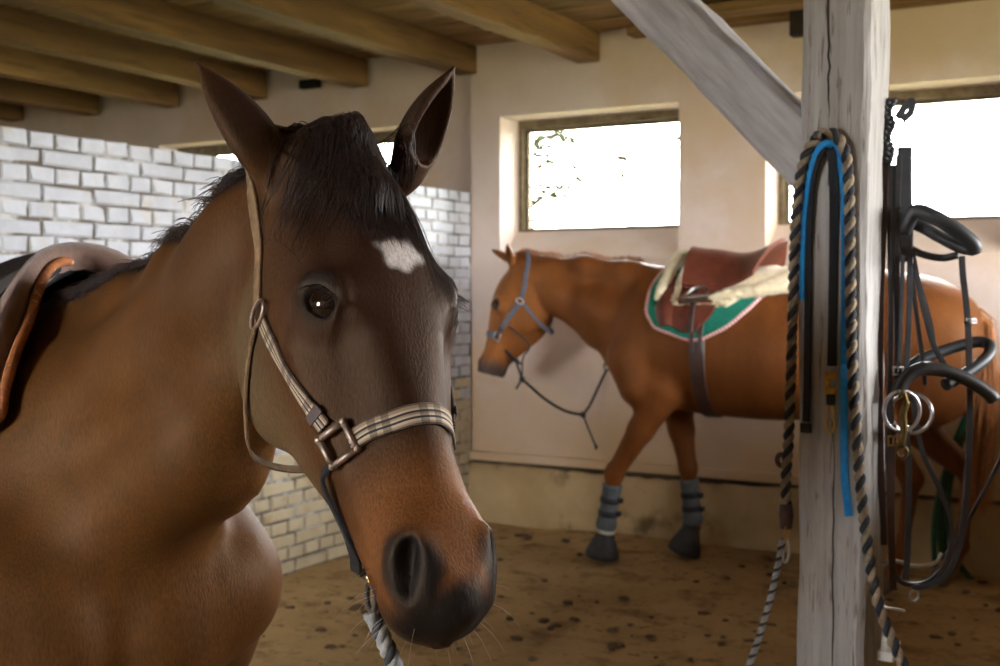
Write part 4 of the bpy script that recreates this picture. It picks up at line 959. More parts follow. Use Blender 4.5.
def band(name, p0, back0, back1, phs, offs, swell, m):
    """padded band across the withers between two setbacks from the pad's front edge"""
    sec = [(0, 0), (.02, .55), (.2, .92), (.5, 1.0), (.8, .92), (.98, .55), (1, 0)]; v, f = [], []
    for ph in phs:
        for u, h in sec: p, d = drape(BT, bay_bvh, pxf(rad(ph)) - (back0 + (back1 - back0) * u) + (.035 if ph < -4 else .035 * (4 - ph) / 8 if ph < 4 else 0), rad(ph), poff(.1, rad(ph)) + offs + swell * h); v.append(p)
    v = np.array(v).reshape(len(phs), len(sec), 3)
    for _ in range(3): v[1:-1] = v[1:-1] * .5 + (v[:-2] + v[2:]) * .25
    n = len(sec)
    for i in range(len(phs) - 1):
        for k in range(n): f.append([i * n + k, i * n + (k + 1) % n, (i + 1) * n + (k + 1) % n, (i + 1) * n + k])
    f += [list(range(n))[::-1], [(len(phs) - 1) * n + k for k in range(n)]]
    return mesh_obj(name, v.reshape(-1, 3), f, m, p0, True)
band('pommel_roll', sad, .016, .105, np.arange(-40, 59, 3.5), .010, .056, M['suede'])
sheet('flap', BT, bay_bvh, lambda p: pxf(p) - .13, fI([0, 90], [-.36, -.30]), rad(22), rad(84), lambda u, p: .030, .010, M['blacklea'], sad, 16, 20)
sheet('flap', BT, bay_bvh, lambda p: pxf(p) - .13, fI([0, 90], [-.36, -.30]), rad(-84), rad(-22), lambda u, p: .030, .010, M['blacklea'], sad, 16, 20)
sheet('seat', BT, bay_bvh, fI([0, 34], [-.17, -.12]), fI([0, 34], [-.62, -.52]), rad(-34), rad(34), lambda u, p: .040 + .012 * (1 - u) ** 3 + .06 * u ** 3 - .02 * (abs(p) / .6) ** 2, .016, M['blacklea'], sad, 20, 18)
sheet('skirt', BT, bay_bvh, lambda p: pxf(p) - .118, lambda p: -.20, rad(12), rad(48), lambda u, p: .044, .010, M['blacklea'], sad, 12, 14)
sheet('skirt', BT, bay_bvh, lambda p: pxf(p) - .118, lambda p: -.20, rad(-48), rad(-12), lambda u, p: .044, .010, M['blacklea'], sad, 12, 14)
for g in (1, -1):
    p, d = drape(BT, bay_bvh, pxf(rad(15)) - .16, rad(15 * g), .058); st_ = MB(); st_.torus(p, d, .011, .0028, 20, 8); st_.ell(p, (.006,) * 3); st_.build('stud', M['brass'], sad)
    pts, nr = [], []
    for ph in range(24, 60, 5): p, d = drape(BT, bay_bvh, -.10, rad(ph * g), .048); pts.append(p); nr.append(d)
    strap('stirrup_leather', pts, nr, .028, .006, M['blacklea'], sad)
    c = pts[-1] + nr[-1] * .02 + V(0, 0, -.04); MB().torus(c, B_F, .062, .006, 28, 8, 1.15).build('stirrup_iron', M['steel'], sad)
gp = [drape(BT, bay_bvh, .02 - .004 * abs(ph) / 10, rad(ph), .008) for ph in list(range(80, 181, 8)) + list(range(-176, -79, 8))]
strap('girth', [p for p, d in gp], [d for p, d in gp], .085, .012, M['blackcloth'], sad)

# ---- the chestnut's pad and saddle
CTS = (C_O + V(.14, 0, 0), C_R)          # the saddle sits behind the withers
pad2 = empty('saddle_pad', CW(-.25, 0, 1.6), 'green saddle pad with red and white corded edge on the chestnut horse', 'saddle pad')
cxf = fI([0, 20, 40, 55, 66], [.03, .10, .10, .03, -.15]); cxb = fI([0, 12, 25, 40, 55, 66], [-.60, -.58, -.52, -.45, -.36, -.22])
_, rim, grid = sheet('pad_cloth', CTS, ch_bvh, cxf, cxb, rad(-66), rad(66), lambda u, p: .010, .016, M['green'], pad2, 26, 45)
def cord(pts, r, name, m, parent):
    p = spline(pts, 2, True); v, f = tube_geo(p, r, 6, True); s = np.concatenate([[0], np.cumsum(np.linalg.norm(np.diff(p, axis=0), axis=1))]); uv = np.stack([np.repeat(s, 6), np.tile(np.linspace(0, 1, 6, endpoint=False), len(p))], 1)
    return mesh_obj(name, v, f, m, parent, True, uv)
cord(rim[::2], .0105, 'edge_cord', M['redwhite'], pad2)
fl = empty('sheepskin_pad', CW(-.3, 0, 1.65), 'cream sheepskin half pad between green cloth and brown saddle', 'saddle pad')
def fluff(o, amp, seed):
    me = o.data; n = len(me.vertices); co = np.empty(n * 3); me.vertices.foreach_get('co', co); co = co.reshape(-1, 3) + np.random.default_rng(seed).normal(0, amp, (n, 3)); me.vertices.foreach_set('co', co.ravel()); me.update()
o, _, _ = sheet('fleece_panel', CTS, ch_bvh, fI([0, 40], [-.06, -.02]), fI([0, 8, 20, 34, 45], [-.70, -.69, -.62, -.40, -.30]), rad(-40), rad(40), lambda u, p: .026 + .004 * math.sin(u * 30), .022, M['fleece'], fl, 34, 34); fluff(o, .0022, 3)
pts = []
for ph in range(-34, 35, 4): p, d = drape(CTS, ch_bvh, -.03 + .0022 * abs(ph), rad(ph), .050 + .045 * math.exp(-(ph / 16) ** 2)); pts.append(p)
o = MB().tube(spline(pts, 4), np.interp(np.linspace(0, 1, (len(pts) - 1) * 4 + 1), [0, .12, .5, .88, 1], [.012, .030, .036, .030, .012]), 12).build('fleece_roll', M['fleece'], fl); fluff(o, .0018, 4)
pts = []
for x in np.linspace(-.20, -.64, 12): p, d = drape(CTS, ch_bvh, x, rad(-36 + 46 * (abs(x) - .2) * .55), .055); pts.append(p)
for g in (1, -1):
    q = []
    for x in np.linspace(-.24, -.68, 12): p, d = drape(CTS, ch_bvh, x, rad(-g * (37 - 30 * (abs(x) - .24))), .055); q.append(p)
    o = MB().tube(spline(q, 3), np.interp(np.linspace(0, 1, 34), [0, .15, .6, .9, 1], [.012, .028, .036, .03, .012]), 12).build('fleece_roll', M['fleece'], fl); fluff(o, .0018, 5)
sd2 = empty('saddle', CW(-.25, 0, 1.6), 'brown leather english saddle with run-up stirrups on the chestnut horse', 'saddle')
sheet('seat', CTS, ch_bvh, fI([0, 30], [-.08, -.10]), fI([0, 30], [-.58, -.48]), rad(-30), rad(30), lambda u, p: .058 + .055 * (1 - u) ** 3 + .115 * u ** 2.5 - .03 * (abs(p) / .52) ** 2, .022, M['brownlea'], sd2, 22, 18)
for g in (1, -1):
    a0, a1 = (16, 61) if g > 0 else (-61, -16)
    sheet('flap', CTS, ch_bvh, fI([0, 16, 35, 50, 61], [-.06, -.01, .04, -.01, -.13]), fI([0, 30, 48, 61], [-.37, -.31, -.27, -.19]), rad(a0), rad(a1), lambda u, p: .032, .010, M['brownlea'], sd2, 20, 22)
    a0, a1 = (12, 40) if g > 0 else (-40, -12)
    sheet('skirt', CTS, ch_bvh, lambda p: -.09, fI([0, 40], [-.42, -.27]), rad(a0), rad(a1), lambda u, p: .050, .010, M['brownlea'], sd2, 14, 14)
    a0, a1 = (24, 56) if g > 0 else (-56, -24)
    sheet('knee_roll', CTS, ch_bvh, fI([0, 24, 40, 56], [.02, .02, .045, .0]), fI([0, 60], [-.045, -.07]), rad(a0), rad(a1), lambda u, p: .036 + .018 * math.sin(PI * u), .008, M['brownlea'], sd2, 8, 16)
    pts, nr = [], []
    for ph in range(22, 64, 5): p, d = drape(CTS, ch_bvh, -.175, rad(-ph * g), .060); pts.append(p); nr.append(d)
    strap('stirrup_leather', pts, nr, .030, .008, M['darkbrown'], sd2)
    c, d = drape(CTS, ch_bvh, -.195, rad(-36 * g), .085); t = unit(np.cross(d, V(1, 0, 0))); t = t if t[2] < 0 else -t; ax = unit(V(1, 0, 0) * .35 + d); u_ = unit(V(-1, 0, 0) + t * .15)
    arch = [c + u_ * .058 * math.cos(q) - t * (.095 * math.sin(q) - .045) for q in np.linspace(0, PI, 14)]
    MB().tube(arch, .0065, 8).build('stirrup_iron', M['steel'], sd2)
    e0, e1 = arch[0], arch[-1]; b = MB(); b.box((e0 + e1) / 2 + t * .004, (np.linalg.norm(e1 - e0) + .02, .018, .030), np.stack([unit(e1 - e0), unit(np.cross(unit(e1 - e0), d)), d], 1), .003); b.build('stirrup_tread', M['steel'], sd2)
gp = [drape(CTS, ch_bvh, -.20, rad(ph), .006) for ph in list(range(58, 181, 7)) + list(range(-175, -57, 7))]
strap('girth', [p for p, d in gp], [d for p, d in gp], .080, .014, M['darkbrown'], sd2)
for g in (1, -1):
    for dx in (-.022, .022):
        q = [drape(CTS, ch_bvh, -.20 + dx, rad(g * ph), .026) for ph in range(52, 82, 5)]; strap('girth_strap', [p for p, d in q], [d for p, d in q], .026, .006, M['darkbrown'], sd2)

# ---- leg boots and overreach boots on the forelegs
for key, side in (('L', 'leading'), ('R', 'standing')):
    u_, kn, ft, co, toe = FORE[key]; ax = unit(kn - ft); e = empty('leg_boot', ft, 'grey leg boot with black straps on the %s foreleg' % side, 'boot')
    t0, t1 = ft - ax * .012, ft + ax * min(.235, np.linalg.norm(kn - ft) * .80)
    L_ = np.linspace(0, 1, 12); pts = [t0 + (t1 - t0) * k for k in L_]; rr = np.interp(L_, [0, .12, .3, .8, 1], [.050, .058, .047, .049, .054])
    MB().tube(pts, rr, 20).build('shell', M['boot'], e)
    back = V(1, 0, 0); out_ = V(0, -1, 0)
    for k in (.36, .66):
        c = t0 + (t1 - t0) * k; b = MB(); v, f = tube_geo([c - ax * .016, c - ax * .014, c + ax * .014, c + ax * .016], [.051, .0535, .0535, .051], 20); b.add(v, f); o = b.build('strap', M['blackrub'], e)
        MB().box(c + back * .056, (.030, .034, .026), None, .004).build('buckle', M['blackrub'], o, False)
    e = empty('overreach_boot', co, 'black bell-shaped overreach boot on the %s foreleg hoof' % side, 'boot')
    d = unit(toe - ft); c0 = ft + d * .015; pts = [c0 + (V(toe[0], toe[1], .030) - c0) * k for k in np.linspace(0, 1, 7)]
    MB().tube(pts, [.043, .050, .058, .069, .080, .089, .094], 22, False, False).build('bell', M['blackrub'], e).modifiers.new('thick', 'SOLIDIFY').thickness = .006
    MB().tube([c0 - d * .008, c0, c0 + d * .012], [.046, .052, .052], 20, False, False).build('cuff', M['whiteplast' if key == 'L' else 'blackrub'], e).modifiers.new('thick', 'SOLIDIFY').thickness = .006
# ---- tie ring on the wall and the chestnut's lead rope
rg_ = onY(608, 364, D - .02); e = empty('tie_ring', rg_, 'iron tie ring fixed to the back wall behind the chestnut horse', 'ring')
MB().box(V(rg_[0], D - .004, rg_[2] + .012), (.05, .012, .05), None, .003).build('wall_plate', M['iron'], e, False)
MB().torus(V(rg_[0], D - .018, rg_[2] + .012), V(1, 0, 0), .012, .004, 16, 6).build('staple', M['iron'], e)
MB().torus(V(rg_[0], D - .032, rg_[2] - .014), V(.25, 1, .15), .026, .0045, 24, 8).build('ring', M['iron'], e)
e = empty('lead_rope', ch_clip, 'thin dark lead rope tied from the chestnut halter to the wall ring', 'rope')
ringp = V(rg_[0], D - .036, rg_[2] - .03)
k1 = onY(522, 379, 5.95); k2 = onY(583, 415, 6.42); r0 = .0075
MB().tube(spline([ch_clip, onY(516, 360, 5.92), k1], 6), r0, 8).build('rope_lead', M['ropedark'], e)
MB().tube(spline([k1, onY(545, 399, 6.10), onY(565, 411, 6.28), k2], 8), r0, 8).build('rope_lead', M['ropedark'], e)
MB().tube(spline([k2, onY(590, 405, 6.48), onY(598, 388, 6.55), ringp], 8), r0 * 1.1, 8).build('rope_lead', M['ropedark'], e)
MB().tube(spline([k2, onY(589, 430, 6.43), onY(596, 447, 6.43)], 6), r0 * .9, 8).build('rope_tail', M['ropedark'], e)
MB().tube(spline([k1, onY(519, 384, 5.94), onY(516, 389, 5.93)], 4), r0 * .9, 8).build('rope_tail', M['ropedark'], e)
MB().tube(spline([CH(.30, .09, -.13), onY(529, 345, 5.87), onY(523, 358, 5.88), k1], 6), r0 * .7, 8).build('rope_loop', M['ropedark'], e)
for kp in (k1, k2):
    b = MB(); b.torus(kp, V(.4, .8, .3), .013, .008, 14, 8); b.torus(kp, V(-.6, .5, .6), .011, .008, 14, 8); b.build('knot', M['ropedark'], e)
b = MB(); q = onY(596, 447, 6.43); b.ell(q, (.010, .010, .018)); b.build('rope_end', M['ropedark'], e)

# ================================================================== HAIR OF THE BAY
def bay_hair():
    # forelock: from between the ears down over the forehead
    st = []; rr = []
    for i in range(5200):
        a0, s0 = rng.uniform(-.06, .05), rng.normal(.002, .021); Lh = rng.uniform(.05, .125) * (1.75 if s0 > .022 else 1.0); fan = rng.normal(1.7, .3); lift0 = rng.uniform(.003, .026) * math.exp(-(s0 / .035) ** 2)
        drift = rng.normal(.006, .014) + .022 * (s0 > 0.015); line = []
        for t in np.linspace(0, 1, 8):
            a, sd = a0 + Lh * t, s0 * (1 + (fan - 1) * t) + drift * t * t + .0015 * math.sin(5 * t + i); sd = np.clip(sd, -.085, .088)
            h = bay_bvh.ray_cast(Vector(BH(a, sd, .25)), Vector(-BH_R[:, 2]))
            p = np.array(h[0]) if h[0] is not None else BH(a, sd, -.05)
            up = (.002 + lift0 * (math.sin(PI * min(1, t * 1.3 + .18)) if t < .75 else .35 * (1 - t) + .1)) if t > 0 else -.003
            line.append(p + BH_R[:, 2] * up)
        st.append(line)
    hair_mesh('forelock', st, .00050, M['manehair'], bay, tip=.2)
    # mane: along the crest, falling to the far side
    cr = spline(bay_crest[:-1] + [BW(.10, 0, 1.36)], 12); st = []
    up = V(0, 0, 1)
    for i in range(9000):
        t = rng.uniform(0, 1) ** .9 * (len(cr) - 1.01); k = int(t); c = cr[k] + (cr[k + 1] - cr[k]) * (t - k); tg = unit(cr[k + 1] - cr[k])
        lat = unit(np.cross(tg, up)); lat = lat if lat @ B_L > 0 else -lat; nrm = unit(np.cross(lat, tg)); nrm = nrm if nrm[2] > 0 else -nrm
        o_ = rng.normal(-.004, .014); h = bay_bvh.ray_cast(Vector(c + lat * o_ + nrm * .3), Vector(-nrm))
        if h[0] is None: continue
        p = np.array(h[0]); Lm = rng.uniform(.015, .042); d = lat * rng.normal(.15, .4) + nrm * rng.uniform(.1, .6) + tg * rng.normal(.8, .2)
        st.append([p - nrm * .003, p + d * Lm * .25 + nrm * .003, p + d * Lm * .55 + nrm * .003, p + d * Lm * .8 - nrm * .002, p + d * Lm - nrm * .008])
    hair_mesh('mane', st, .0009, M['manehair'], bay, tip=.3)
    # whiskers on muzzle and chin, lashes
    st = []
    for i in range(46):
        a, sd = rng.uniform(.50, .585), rng.choice([-1, 1]) * rng.uniform(.01, .06); c = BH(.53, 0, -.085); p0 = BH(a, sd * 1.6, rng.uniform(-.17, -.05)); p, n = cast_in(bay_bvh, p0, c)
        Lw = rng.uniform(.012, .042); dr = V(0, 0, -1) * Lw * rng.uniform(.1, .5); st.append([p - n * .002, p + n * Lw * .4 + dr * .1, p + n * Lw * .75 + dr * .45, p + n * Lw + dr])
    hair_mesh('whiskers', st, .00035, M['whisker'], bay, tip=.4)
    st = []
    for g in (-1, 1):
        nrm = unit(BH_R @ V(.06, g * .80, .50)); ua = BH_R @ V(.72, -g * .37, .58); ua = unit(ua - nrm * (nrm @ ua)); up_ = np.cross(nrm, ua); up_ = up_ if up_ @ (-BH_R[:, 0] + .3 * BH_R[:, 2]) > 0 else -up_
        for q in np.linspace(.5, 2.6, 26):
            p = BH(*EYE_C(g)) + nrm * .023 + ua * .020 * math.cos(q) + up_ * .0165 * math.sin(q); d = unit(nrm * .8 - up_ * .35 + ua * rng.normal(0, .25)); Lw = rng.uniform(.010, .018); st.append([p, p + d * Lw * .5, p + d * Lw - up_ * Lw * .25])
    hair_mesh('eyelashes', st, .0004, M['manehair'], bay, tip=.4)
    # soft hair along the ears' rims and insides
    st = []
    vb = [np.array(q.co) for q in []]
    return
bay_hair()
# tail of the bay
tl = []; b0 = BW(-1.40, 0, 1.20)
for i in range(300):
    o_ = rng.normal(0, .02, 3); sp = rng.normal(0, .04); tl.append([b0 + o_ - B_F * -.03, b0 - B_F * .06 + B_L * sp * .4 + o_ + V(0, 0, -.05), b0 - B_F * .12 + B_L * sp + o_ + V(0, 0, -.3), b0 - B_F * .12 + B_L * sp * 1.3 + o_ + V(0, 0, -.6), b0 - B_F * .10 + B_L * sp + V(0, 0, -.85) + o_])
hair_mesh('tail', tl, .004, M['manehair'], bay)

# ================================================================== POST, BRACE AND WHAT HANGS THERE
PSI = -.09; PW = .15; pc = V(-.565, 2.607, 0)                  # front right corner of the post
p_t = V(math.cos(PSI), math.sin(PSI), 0); p_n = V(math.sin(PSI), -math.cos(PSI), 0); p_r = p_t       # along the face, out of the face
PR3 = np.stack([p_t, -p_n, V(0, 0, 1)], 1)
def timber(name, c, size, R, m, label, cat, seed, long=2, nseg=40, rough=.0016):
    """squared timber with worn edges and hewn, slightly wavy faces; long = its long axis"""
    rg = np.random.default_rng(seed); hx, hy = [size[i] / 2 for i in range(3) if i != long]; L_ = size[long]; ch = .012
    base = []
    for (x, y) in ((-hx + ch, -hy), (0, -hy), (hx - ch, -hy), (hx, -hy + ch), (hx, 0), (hx, hy - ch), (hx - ch, hy), (0, hy), (-hx + ch, hy), (-hx, hy - ch), (-hx, 0), (-hx, -hy + ch)): base.append((x, y))
    base = np.array(base); n = len(base); v = []
    for k in range(nseg + 1):
        z = -L_ / 2 + L_ * k / nseg; o = base + rg.normal(0, rough, base.shape) + np.array([.002 * math.sin(k * .4 + seed), .002 * math.cos(k * .33 + seed)])
        for x, y in o:
            q = [0, 0, 0]; i0, i1 = [i for i in range(3) if i != long]; q[i0], q[i1], q[long] = x, y, z; v.append(q)
    f = [[k * n + i, k * n + (i + 1) % n, (k + 1) * n + (i + 1) % n, (k + 1) * n + i] for k in range(nseg) for i in range(n)] + [list(range(n))[::-1], [nseg * n + i for i in range(n)]]
    if long == 1: f = [q[::-1] for q in f]
    me = bpy.data.meshes.new(name); me.from_pydata(v, [], f); me.materials.append(m); me.update(); o = link(bpy.data.objects.new(name, me))
    mt = Matrix([[*R[i], c[i]] for i in range(3)] + [[0, 0, 0, 1]]); o.matrix_world = mt; tag(o, label, cat)
    return o
pcen = pc - p_t * PW / 2 - p_n * PW / 2
post = timber('wooden_post', pcen + V(0, 0, ZC / 2 - .004), (PW, PW, ZC - .01), PR3, M['post'], 'square whitewashed wooden post hung with ropes and bridles', 'post', 3)
# long drying cracks and a knot in the post's face
for (x0, y0, x1, y1, w_) in ((828, -40, 829, 120, .0024), (829, 120, 828, 330, .0012), (834, 430, 832, 700, .0016)):
    pts = [onPlane(x0 + (x1 - x0) * t + rng.normal(0, .6), y0 + (y1 - y0) * t, pc + p_n * .0006, p_n) for t in np.linspace(0, 1, 16)]
    v, f, _ = strap_geo(pts, [p_n] * 16, np.interp(np.linspace(0, 1, 16), [0, .3, .8, 1], [.3, 1, 1, .1]) * w_ * 2, .001); mesh_obj('crack', v - np.array(post.location), f, M['darkwood']).parent = post
    bpy.data.objects['crack'].name
for o in [q for q in post.children]: o.matrix_parent_inverse = (Matrix.Translation(post.matrix_world.translation).inverted() @ post.matrix_world).inverted()
PF = lambda x, y, off=0.0: onPlane(x, y, pc + p_n * off, p_n)
# brace: from the post up to the left
lo_a, lo_b, hi_a, hi_b = PF(612, 0, -.02), PF(800, 193, -.02), PF(686, 0, -.02), PF(800, 117, -.02)
bd = unit(unit(lo_a - lo_b) + unit(hi_a - hi_b)); bmid = (lo_b + hi_b) / 2; bwid = .132; bL = 1.62
side_ = unit(np.cross(bd, p_n)); BR3 = np.stack([bd, p_n, np.cross(bd, p_n)], 1)
brace = timber('wooden_brace', bmid + bd * (bL / 2 - .055) - p_n * .065, (bL, .12, bwid), BR3, M['brace'], 'slanting whitewashed timber brace joined to the post', 'brace', 5, 0, 24)
# nail for the ropes
nl = empty('nail', PF(826, 141, 0), 'bent iron nail in the post face holding the ropes', 'nail')
nb = PF(826, 141, 0); MB().tube([nb - p_n * .02, nb + p_n * .045, nb + p_n * .056 + V(0, 0, .008)], .004, 8).build('shank', M['iron'], nl); MB().tube([nb + p_n * .054 + V(0, 0, .006), nb + p_n * .060 + V(0, 0, .010)], .008, 10).build('head', M['iron'], nl)
# black and tan twisted rope over the nail
e = empty('twisted_rope', PF(826, 141, .02), 'black and tan twisted rope looped over the nail on the post', 'rope')
L1 = [(787, 520, -.002), (786, 480, 0.0), (789, 430, .003), (791, 370, .006), (793, 300, .010), (795, 235, .014), (799, 185, .018), (807, 153, .022), (818, 137, .026), (828, 132, .026), (838, 138, .024), (846, 156, .020), (849, 190, .016), (850, 250, .015), (851, 320, .015), (853, 380, .015), (857, 440, .015), (862, 500, .015), (868, 550, .015), (876, 595, .015), (888, 630, .018), (905, 668, .02), (925, 705, .025), (940, 760, .03), (944, 860, .03), (940, 1000, .03)]
rope(spline([PF(*q) for q in L1], 10), .0112, .044, [M['ropeblack'], M['ropetan']], e, nside=8)
b = MB(); q = PF(786, 515, -.002); b.tube([q + V(0, 0, .025), q, q - V(0, 0, .03)], [.014, .017, .013], 10); b.build('whipping', M['darkbrown'], e)
b = MB(); q = PF(781, 460, .002); b.torus(q, p_n, .009, .006, 16, 8, 1.4); b.build('knot', M['darkbrown'], e)
# grey rope clipped below it
e = empty('grey_rope', PF(786, 545, .0), 'grey braided rope clipped under the black and tan rope', 'rope')
q = PF(787, 535, .0); b = MB(); b.torus(q + V(0, 0, .006), p_t, .013, .0026, 20, 8, 1.5); b.build('snap_eye', M['brass'], e)
b = MB(); b.tube(spline([q + V(0, 0, -.008), q + V(0, 0, -.03) + p_t * .006, q + V(0, 0, -.055) + p_t * .002, q + V(0, 0, -.06) - p_t * .008, q + V(0, 0, -.035) - p_t * .010], 6), .0038, 8); b.build('snap_hook', M['steel'], e)
g0 = [q + V(0, 0, -.012) - p_t * .010, PF(778, 565, .0), PF(770, 600, .005), PF(758, 640, .01), PF(745, 680, .02), PF(722, 770, .03), PF(700, 880, .04), PF(690, 985, .05)]
rope(spline(g0, 12), .0078, .026, [M['ropegrey'], M['ropedark'], M['ropegrey']], e)
# blue strap over the nail
e = empty('blue_strap', PF(824, 141, .02), 'blue webbing strap hanging over the nail on the post', 'strap')
L2 = [(801, 300, .006), (802, 255, .008), (804, 215, .010), (808, 180, .013), (815, 155, .020), (825, 143, .030), (835, 150, .020), (843, 175, .012), (845, 220, .008), (845, 290, .006), (844, 360, .006), (844, 430, .006), (845, 480, .007), (849, 516, .008)]
pts = spline([PF(*q) for q in L2], 8); cen = PF(826, 200, 0.)
tw = [p_n * .85 + .5 * unit(np.array([*(p - cen)[:2], max(p[2] - cen[2], 0)]) + 1e-6) for p in pts]
strap('webbing', pts, tw, .017, .004, M['blue'], e)
# black lead with brass snap
e = empty('black_lead', PF(828, 146, .02), 'black webbing lead with yellow snap hook hanging on the post', 'lead')
L3 = [(806, 422, .006), (807, 380, .006), (808, 300, .006), (809, 220, .008), (813, 175, .014), (822, 150, .026), (831, 152, .024), (834, 190, .012), (834, 250, .008), (833, 310, .008), (832, 366, .010)]
pts = spline([PF(*q) for q in L3], 8); tw = [p_n * .85 + .5 * unit(np.array([*(p - cen)[:2], max(p[2] - cen[2], 0)]) + 1e-6) for p in pts]
strap('webbing', pts, tw, .0205, .005, M['blackweb'], e)
b = MB(); q = PF(806, 428, .007); b.box(q, (.026, .010, .022), PR3, .004); b.build('end_knot', M['blackweb'], e)
q = PF(831, 384, .012); b = MB(); b.box(q + V(0, 0, .018), (.024, .014, .014), PR3, .003); b.box(q - V(0, 0, .016), (.024, .014, .012), PR3, .003); b.tube([q + V(0, 0, .02) - p_t * .008, q - V(0, 0, .016) - p_t * .008], .005, 8); b.build('snap_body', M['yellow'], e)
b = MB(); b.box(q - V(0, 0, .034), (.018, .014, .024), PR3, .004); b.build('snap_strap', M['blackweb'], e)
b = MB(); c = PF(830, 418, .012); ov = [c + p_t * .0115 * math.cos(t) * (1.0 if math.sin(t) < 0 else .6) + V(0, 0, .032 * math.sin(t)) for t in np.linspace(0, 2 * PI, 22, endpoint=False)]; b.tube(ov, .0030, 8, True); b.build('carabiner', M['brass'], e)

# ---- bridles on the right face of the post
BD = 2.66
def Q(x, y, d=0.0): return P(x, y, BD + d)
def cstrap(name, px_, width, thick, m, parent, face=None, n=8, d=0.0):
    pts = spline([Q(q[0], q[1], (q[2] if len(q) > 2 else 0) + d) for q in px_], n); fc = -c_f if face is None else face
    return strap(name, pts, [fc] * len(pts), width, thick, m, parent)
def buckle(x, y, w_, h_, parent, d=-.012, m='steel'):
    c = Q(x, y, d); k = [c + c_r * w_ * i + c_u * h_ * j for i, j in ((-1, -1), (1, -1), (1, 1), (-1, 1))]; b = MB()
    for i in range(4): b.tube([k[i], k[(i + 1) % 4]], .0022, 6); b.ell(k[i], (.0026,) * 3, None, 8, 5)
    b.tube([c - c_u * h_, c + c_u * h_ - c_f * .003], .0017, 6); return b.build('buckle', M[m], parent)
def padded(name, px_, r, m, parent, d=0.0, flat=.55, n=8, closed=False):
    """padded noseband or browband: a flattened roll"""
    pts = spline([Q(q[0], q[1], (q[2] if len(q) > 2 else 0) + d) for q in px_], n, closed); t, u, w_ = frames(pts, closed); b = MB()
    v, f = tube_geo(pts, r, 10, closed); v = v.reshape(len(pts), 10, 3); dep = ((v - pts[:, None]) @ c_f)[..., None] * c_f; v = v - dep * (1 - 1.0) 
    vert = ((v - pts[:, None]) @ c_u)[..., None] * c_u
    return mesh_obj(name, (v - vert * (1 - flat)).reshape(-1, 3) if False else v.reshape(-1, 3), f, m, parent, True)
# hook
e = empty('bridle_hook', Q(888, 105), 'dark iron bracket hook on the post side carrying the bridles', 'hook')
hk = Q(886, 104, -.01); b = MB(); b.tube(spline([hk - c_r * .03, hk, Q(897, 101, -.01), Q(908, 101, -.01), Q(913, 107, -.01)], 6), .0042, 8); b.build('bar', M['iron'], e)
b = MB(); b.box(Q(882, 106, -.0), (.012, .03, .05), PR3, .002); b.build('plate', M['iron'], e, False)
# plaited rein hung on the hook
e = empty('plaited_rein', Q(889, 100, -.02), 'plaited dark leather rein knotted at the top of the bridle hook', 'rein')
ln = [(892, 100), (886, 112), (890, 124), (885, 137), (889, 150), (886, 163)]
for ph in (0, 2 * PI / 3, 4 * PI / 3):
    zz = np.linspace(0, 1, 40); base_ = spline([Q(x, y, -.022) for x, y in ln], 8); base_ = np.stack([np.interp(zz * (len(base_) - 1), np.arange(len(base_)), base_[:, i]) for i in range(3)], 1)
    MB().tube(base_ + np.outer(np.sin(zz * 26 + ph) * .0085, c_r) + np.outer(np.sin(zz * 52 + 2 * ph) * .005, c_f), .0062, 8).build('plait_strand', M['greylea'], e)
cstrap('rein_strap', [(886, 160, -.02), (884, 220, -.02), (881, 300, -.02), (880, 380, -.02), (881, 460, -.02), (884, 545, -.02)], .014, .004, M['darkbrown'], e)
cstrap('rein_strap', [(889, 160, -.015), (890, 240, -.015), (891, 330, -.015), (889, 430, -.015), (890, 540, -.015)], .012, .004, M['blacklea'], e)
# first bridle: broad headpiece, cheekpieces, padded cavesson, loose-ring bit
e = empty('bridle', Q(904, 120), 'dark leather bridle with loose ring bit and broad blue-grey headpiece', 'bridle')
cstrap('headpiece_loop', [(897, 118), (905, 107), (912, 101), (911, 112), (902, 120)], .016, .004, M['greylea'], e, None, 6, -.03)
cstrap('hanging_cord', [(904, 118), (908, 132), (912, 150)], .004, .003, M['greylea'], e, None, 6, -.03)
cstrap('headpiece', [(905, 147), (905, 190), (906, 230), (906, 262)], .032, .006, M['greylea'], e, None, 8, -.01)
for (a, bb, w_, m_, d_) in (([(899, 155), (897, 220), (897, 300), (898, 365)], 'cheekpiece', .013, 'blacklea', -.03), ([(910, 258), (909, 320), (905, 390)], 'cheekpiece', .012, 'greylea', -.02), ([(903, 255), (901, 320), (899, 362)], 'throat_lash', .009, 'greylea', -.036), ([(894, 165), (892, 260), (890, 360), (892, 430)], 'throat_lash', .010, 'greylea', -.028)):
    cstrap(bb, a, w_, .004, M[m_], e, None, 8, d_)
buckle(898, 371, .010, .008, e, -.036); cstrap('billet', [(898, 352), (898, 372), (899, 392)], .014, .005, M['blacklea'], e, None, 6, -.032)
padded('cavesson', [(897, 394), (906, 378), (922, 369), (945, 371), (968, 380), (988, 393), (994, 400)], .0155, M['blacklea'], e, -.05)
padded('cavesson', [(899, 388, .06), (912, 366, .07), (930, 356, .08), (955, 347, .09), (978, 342, .09), (990, 346, .07), (986, 358, .03), (965, 374, .0), (945, 385, -.02)], .0135, M['greylea'], e, -.03)
b = MB(); b.ell(Q(992, 402, -.052), (.006,) * 3, None, 10, 6); b.build('noseband_stud', M['steel'], e)
for (x, y, d_, tilt) in ((902, 411, -.06, .25), (911, 413, -.03, -.5)):
    MB().torus(Q(x, y, d_), -c_f + c_r * tilt, .044, .0042, 36, 8).build('bit_ring', M['steel'], e)
b = MB(); b.tube(spline([Q(893, 426, -.05), Q(901, 432, -.04), Q(910, 428, -.035)], 5), .007, 10); b.build('bit_mouthpiece', M['steel'], e)
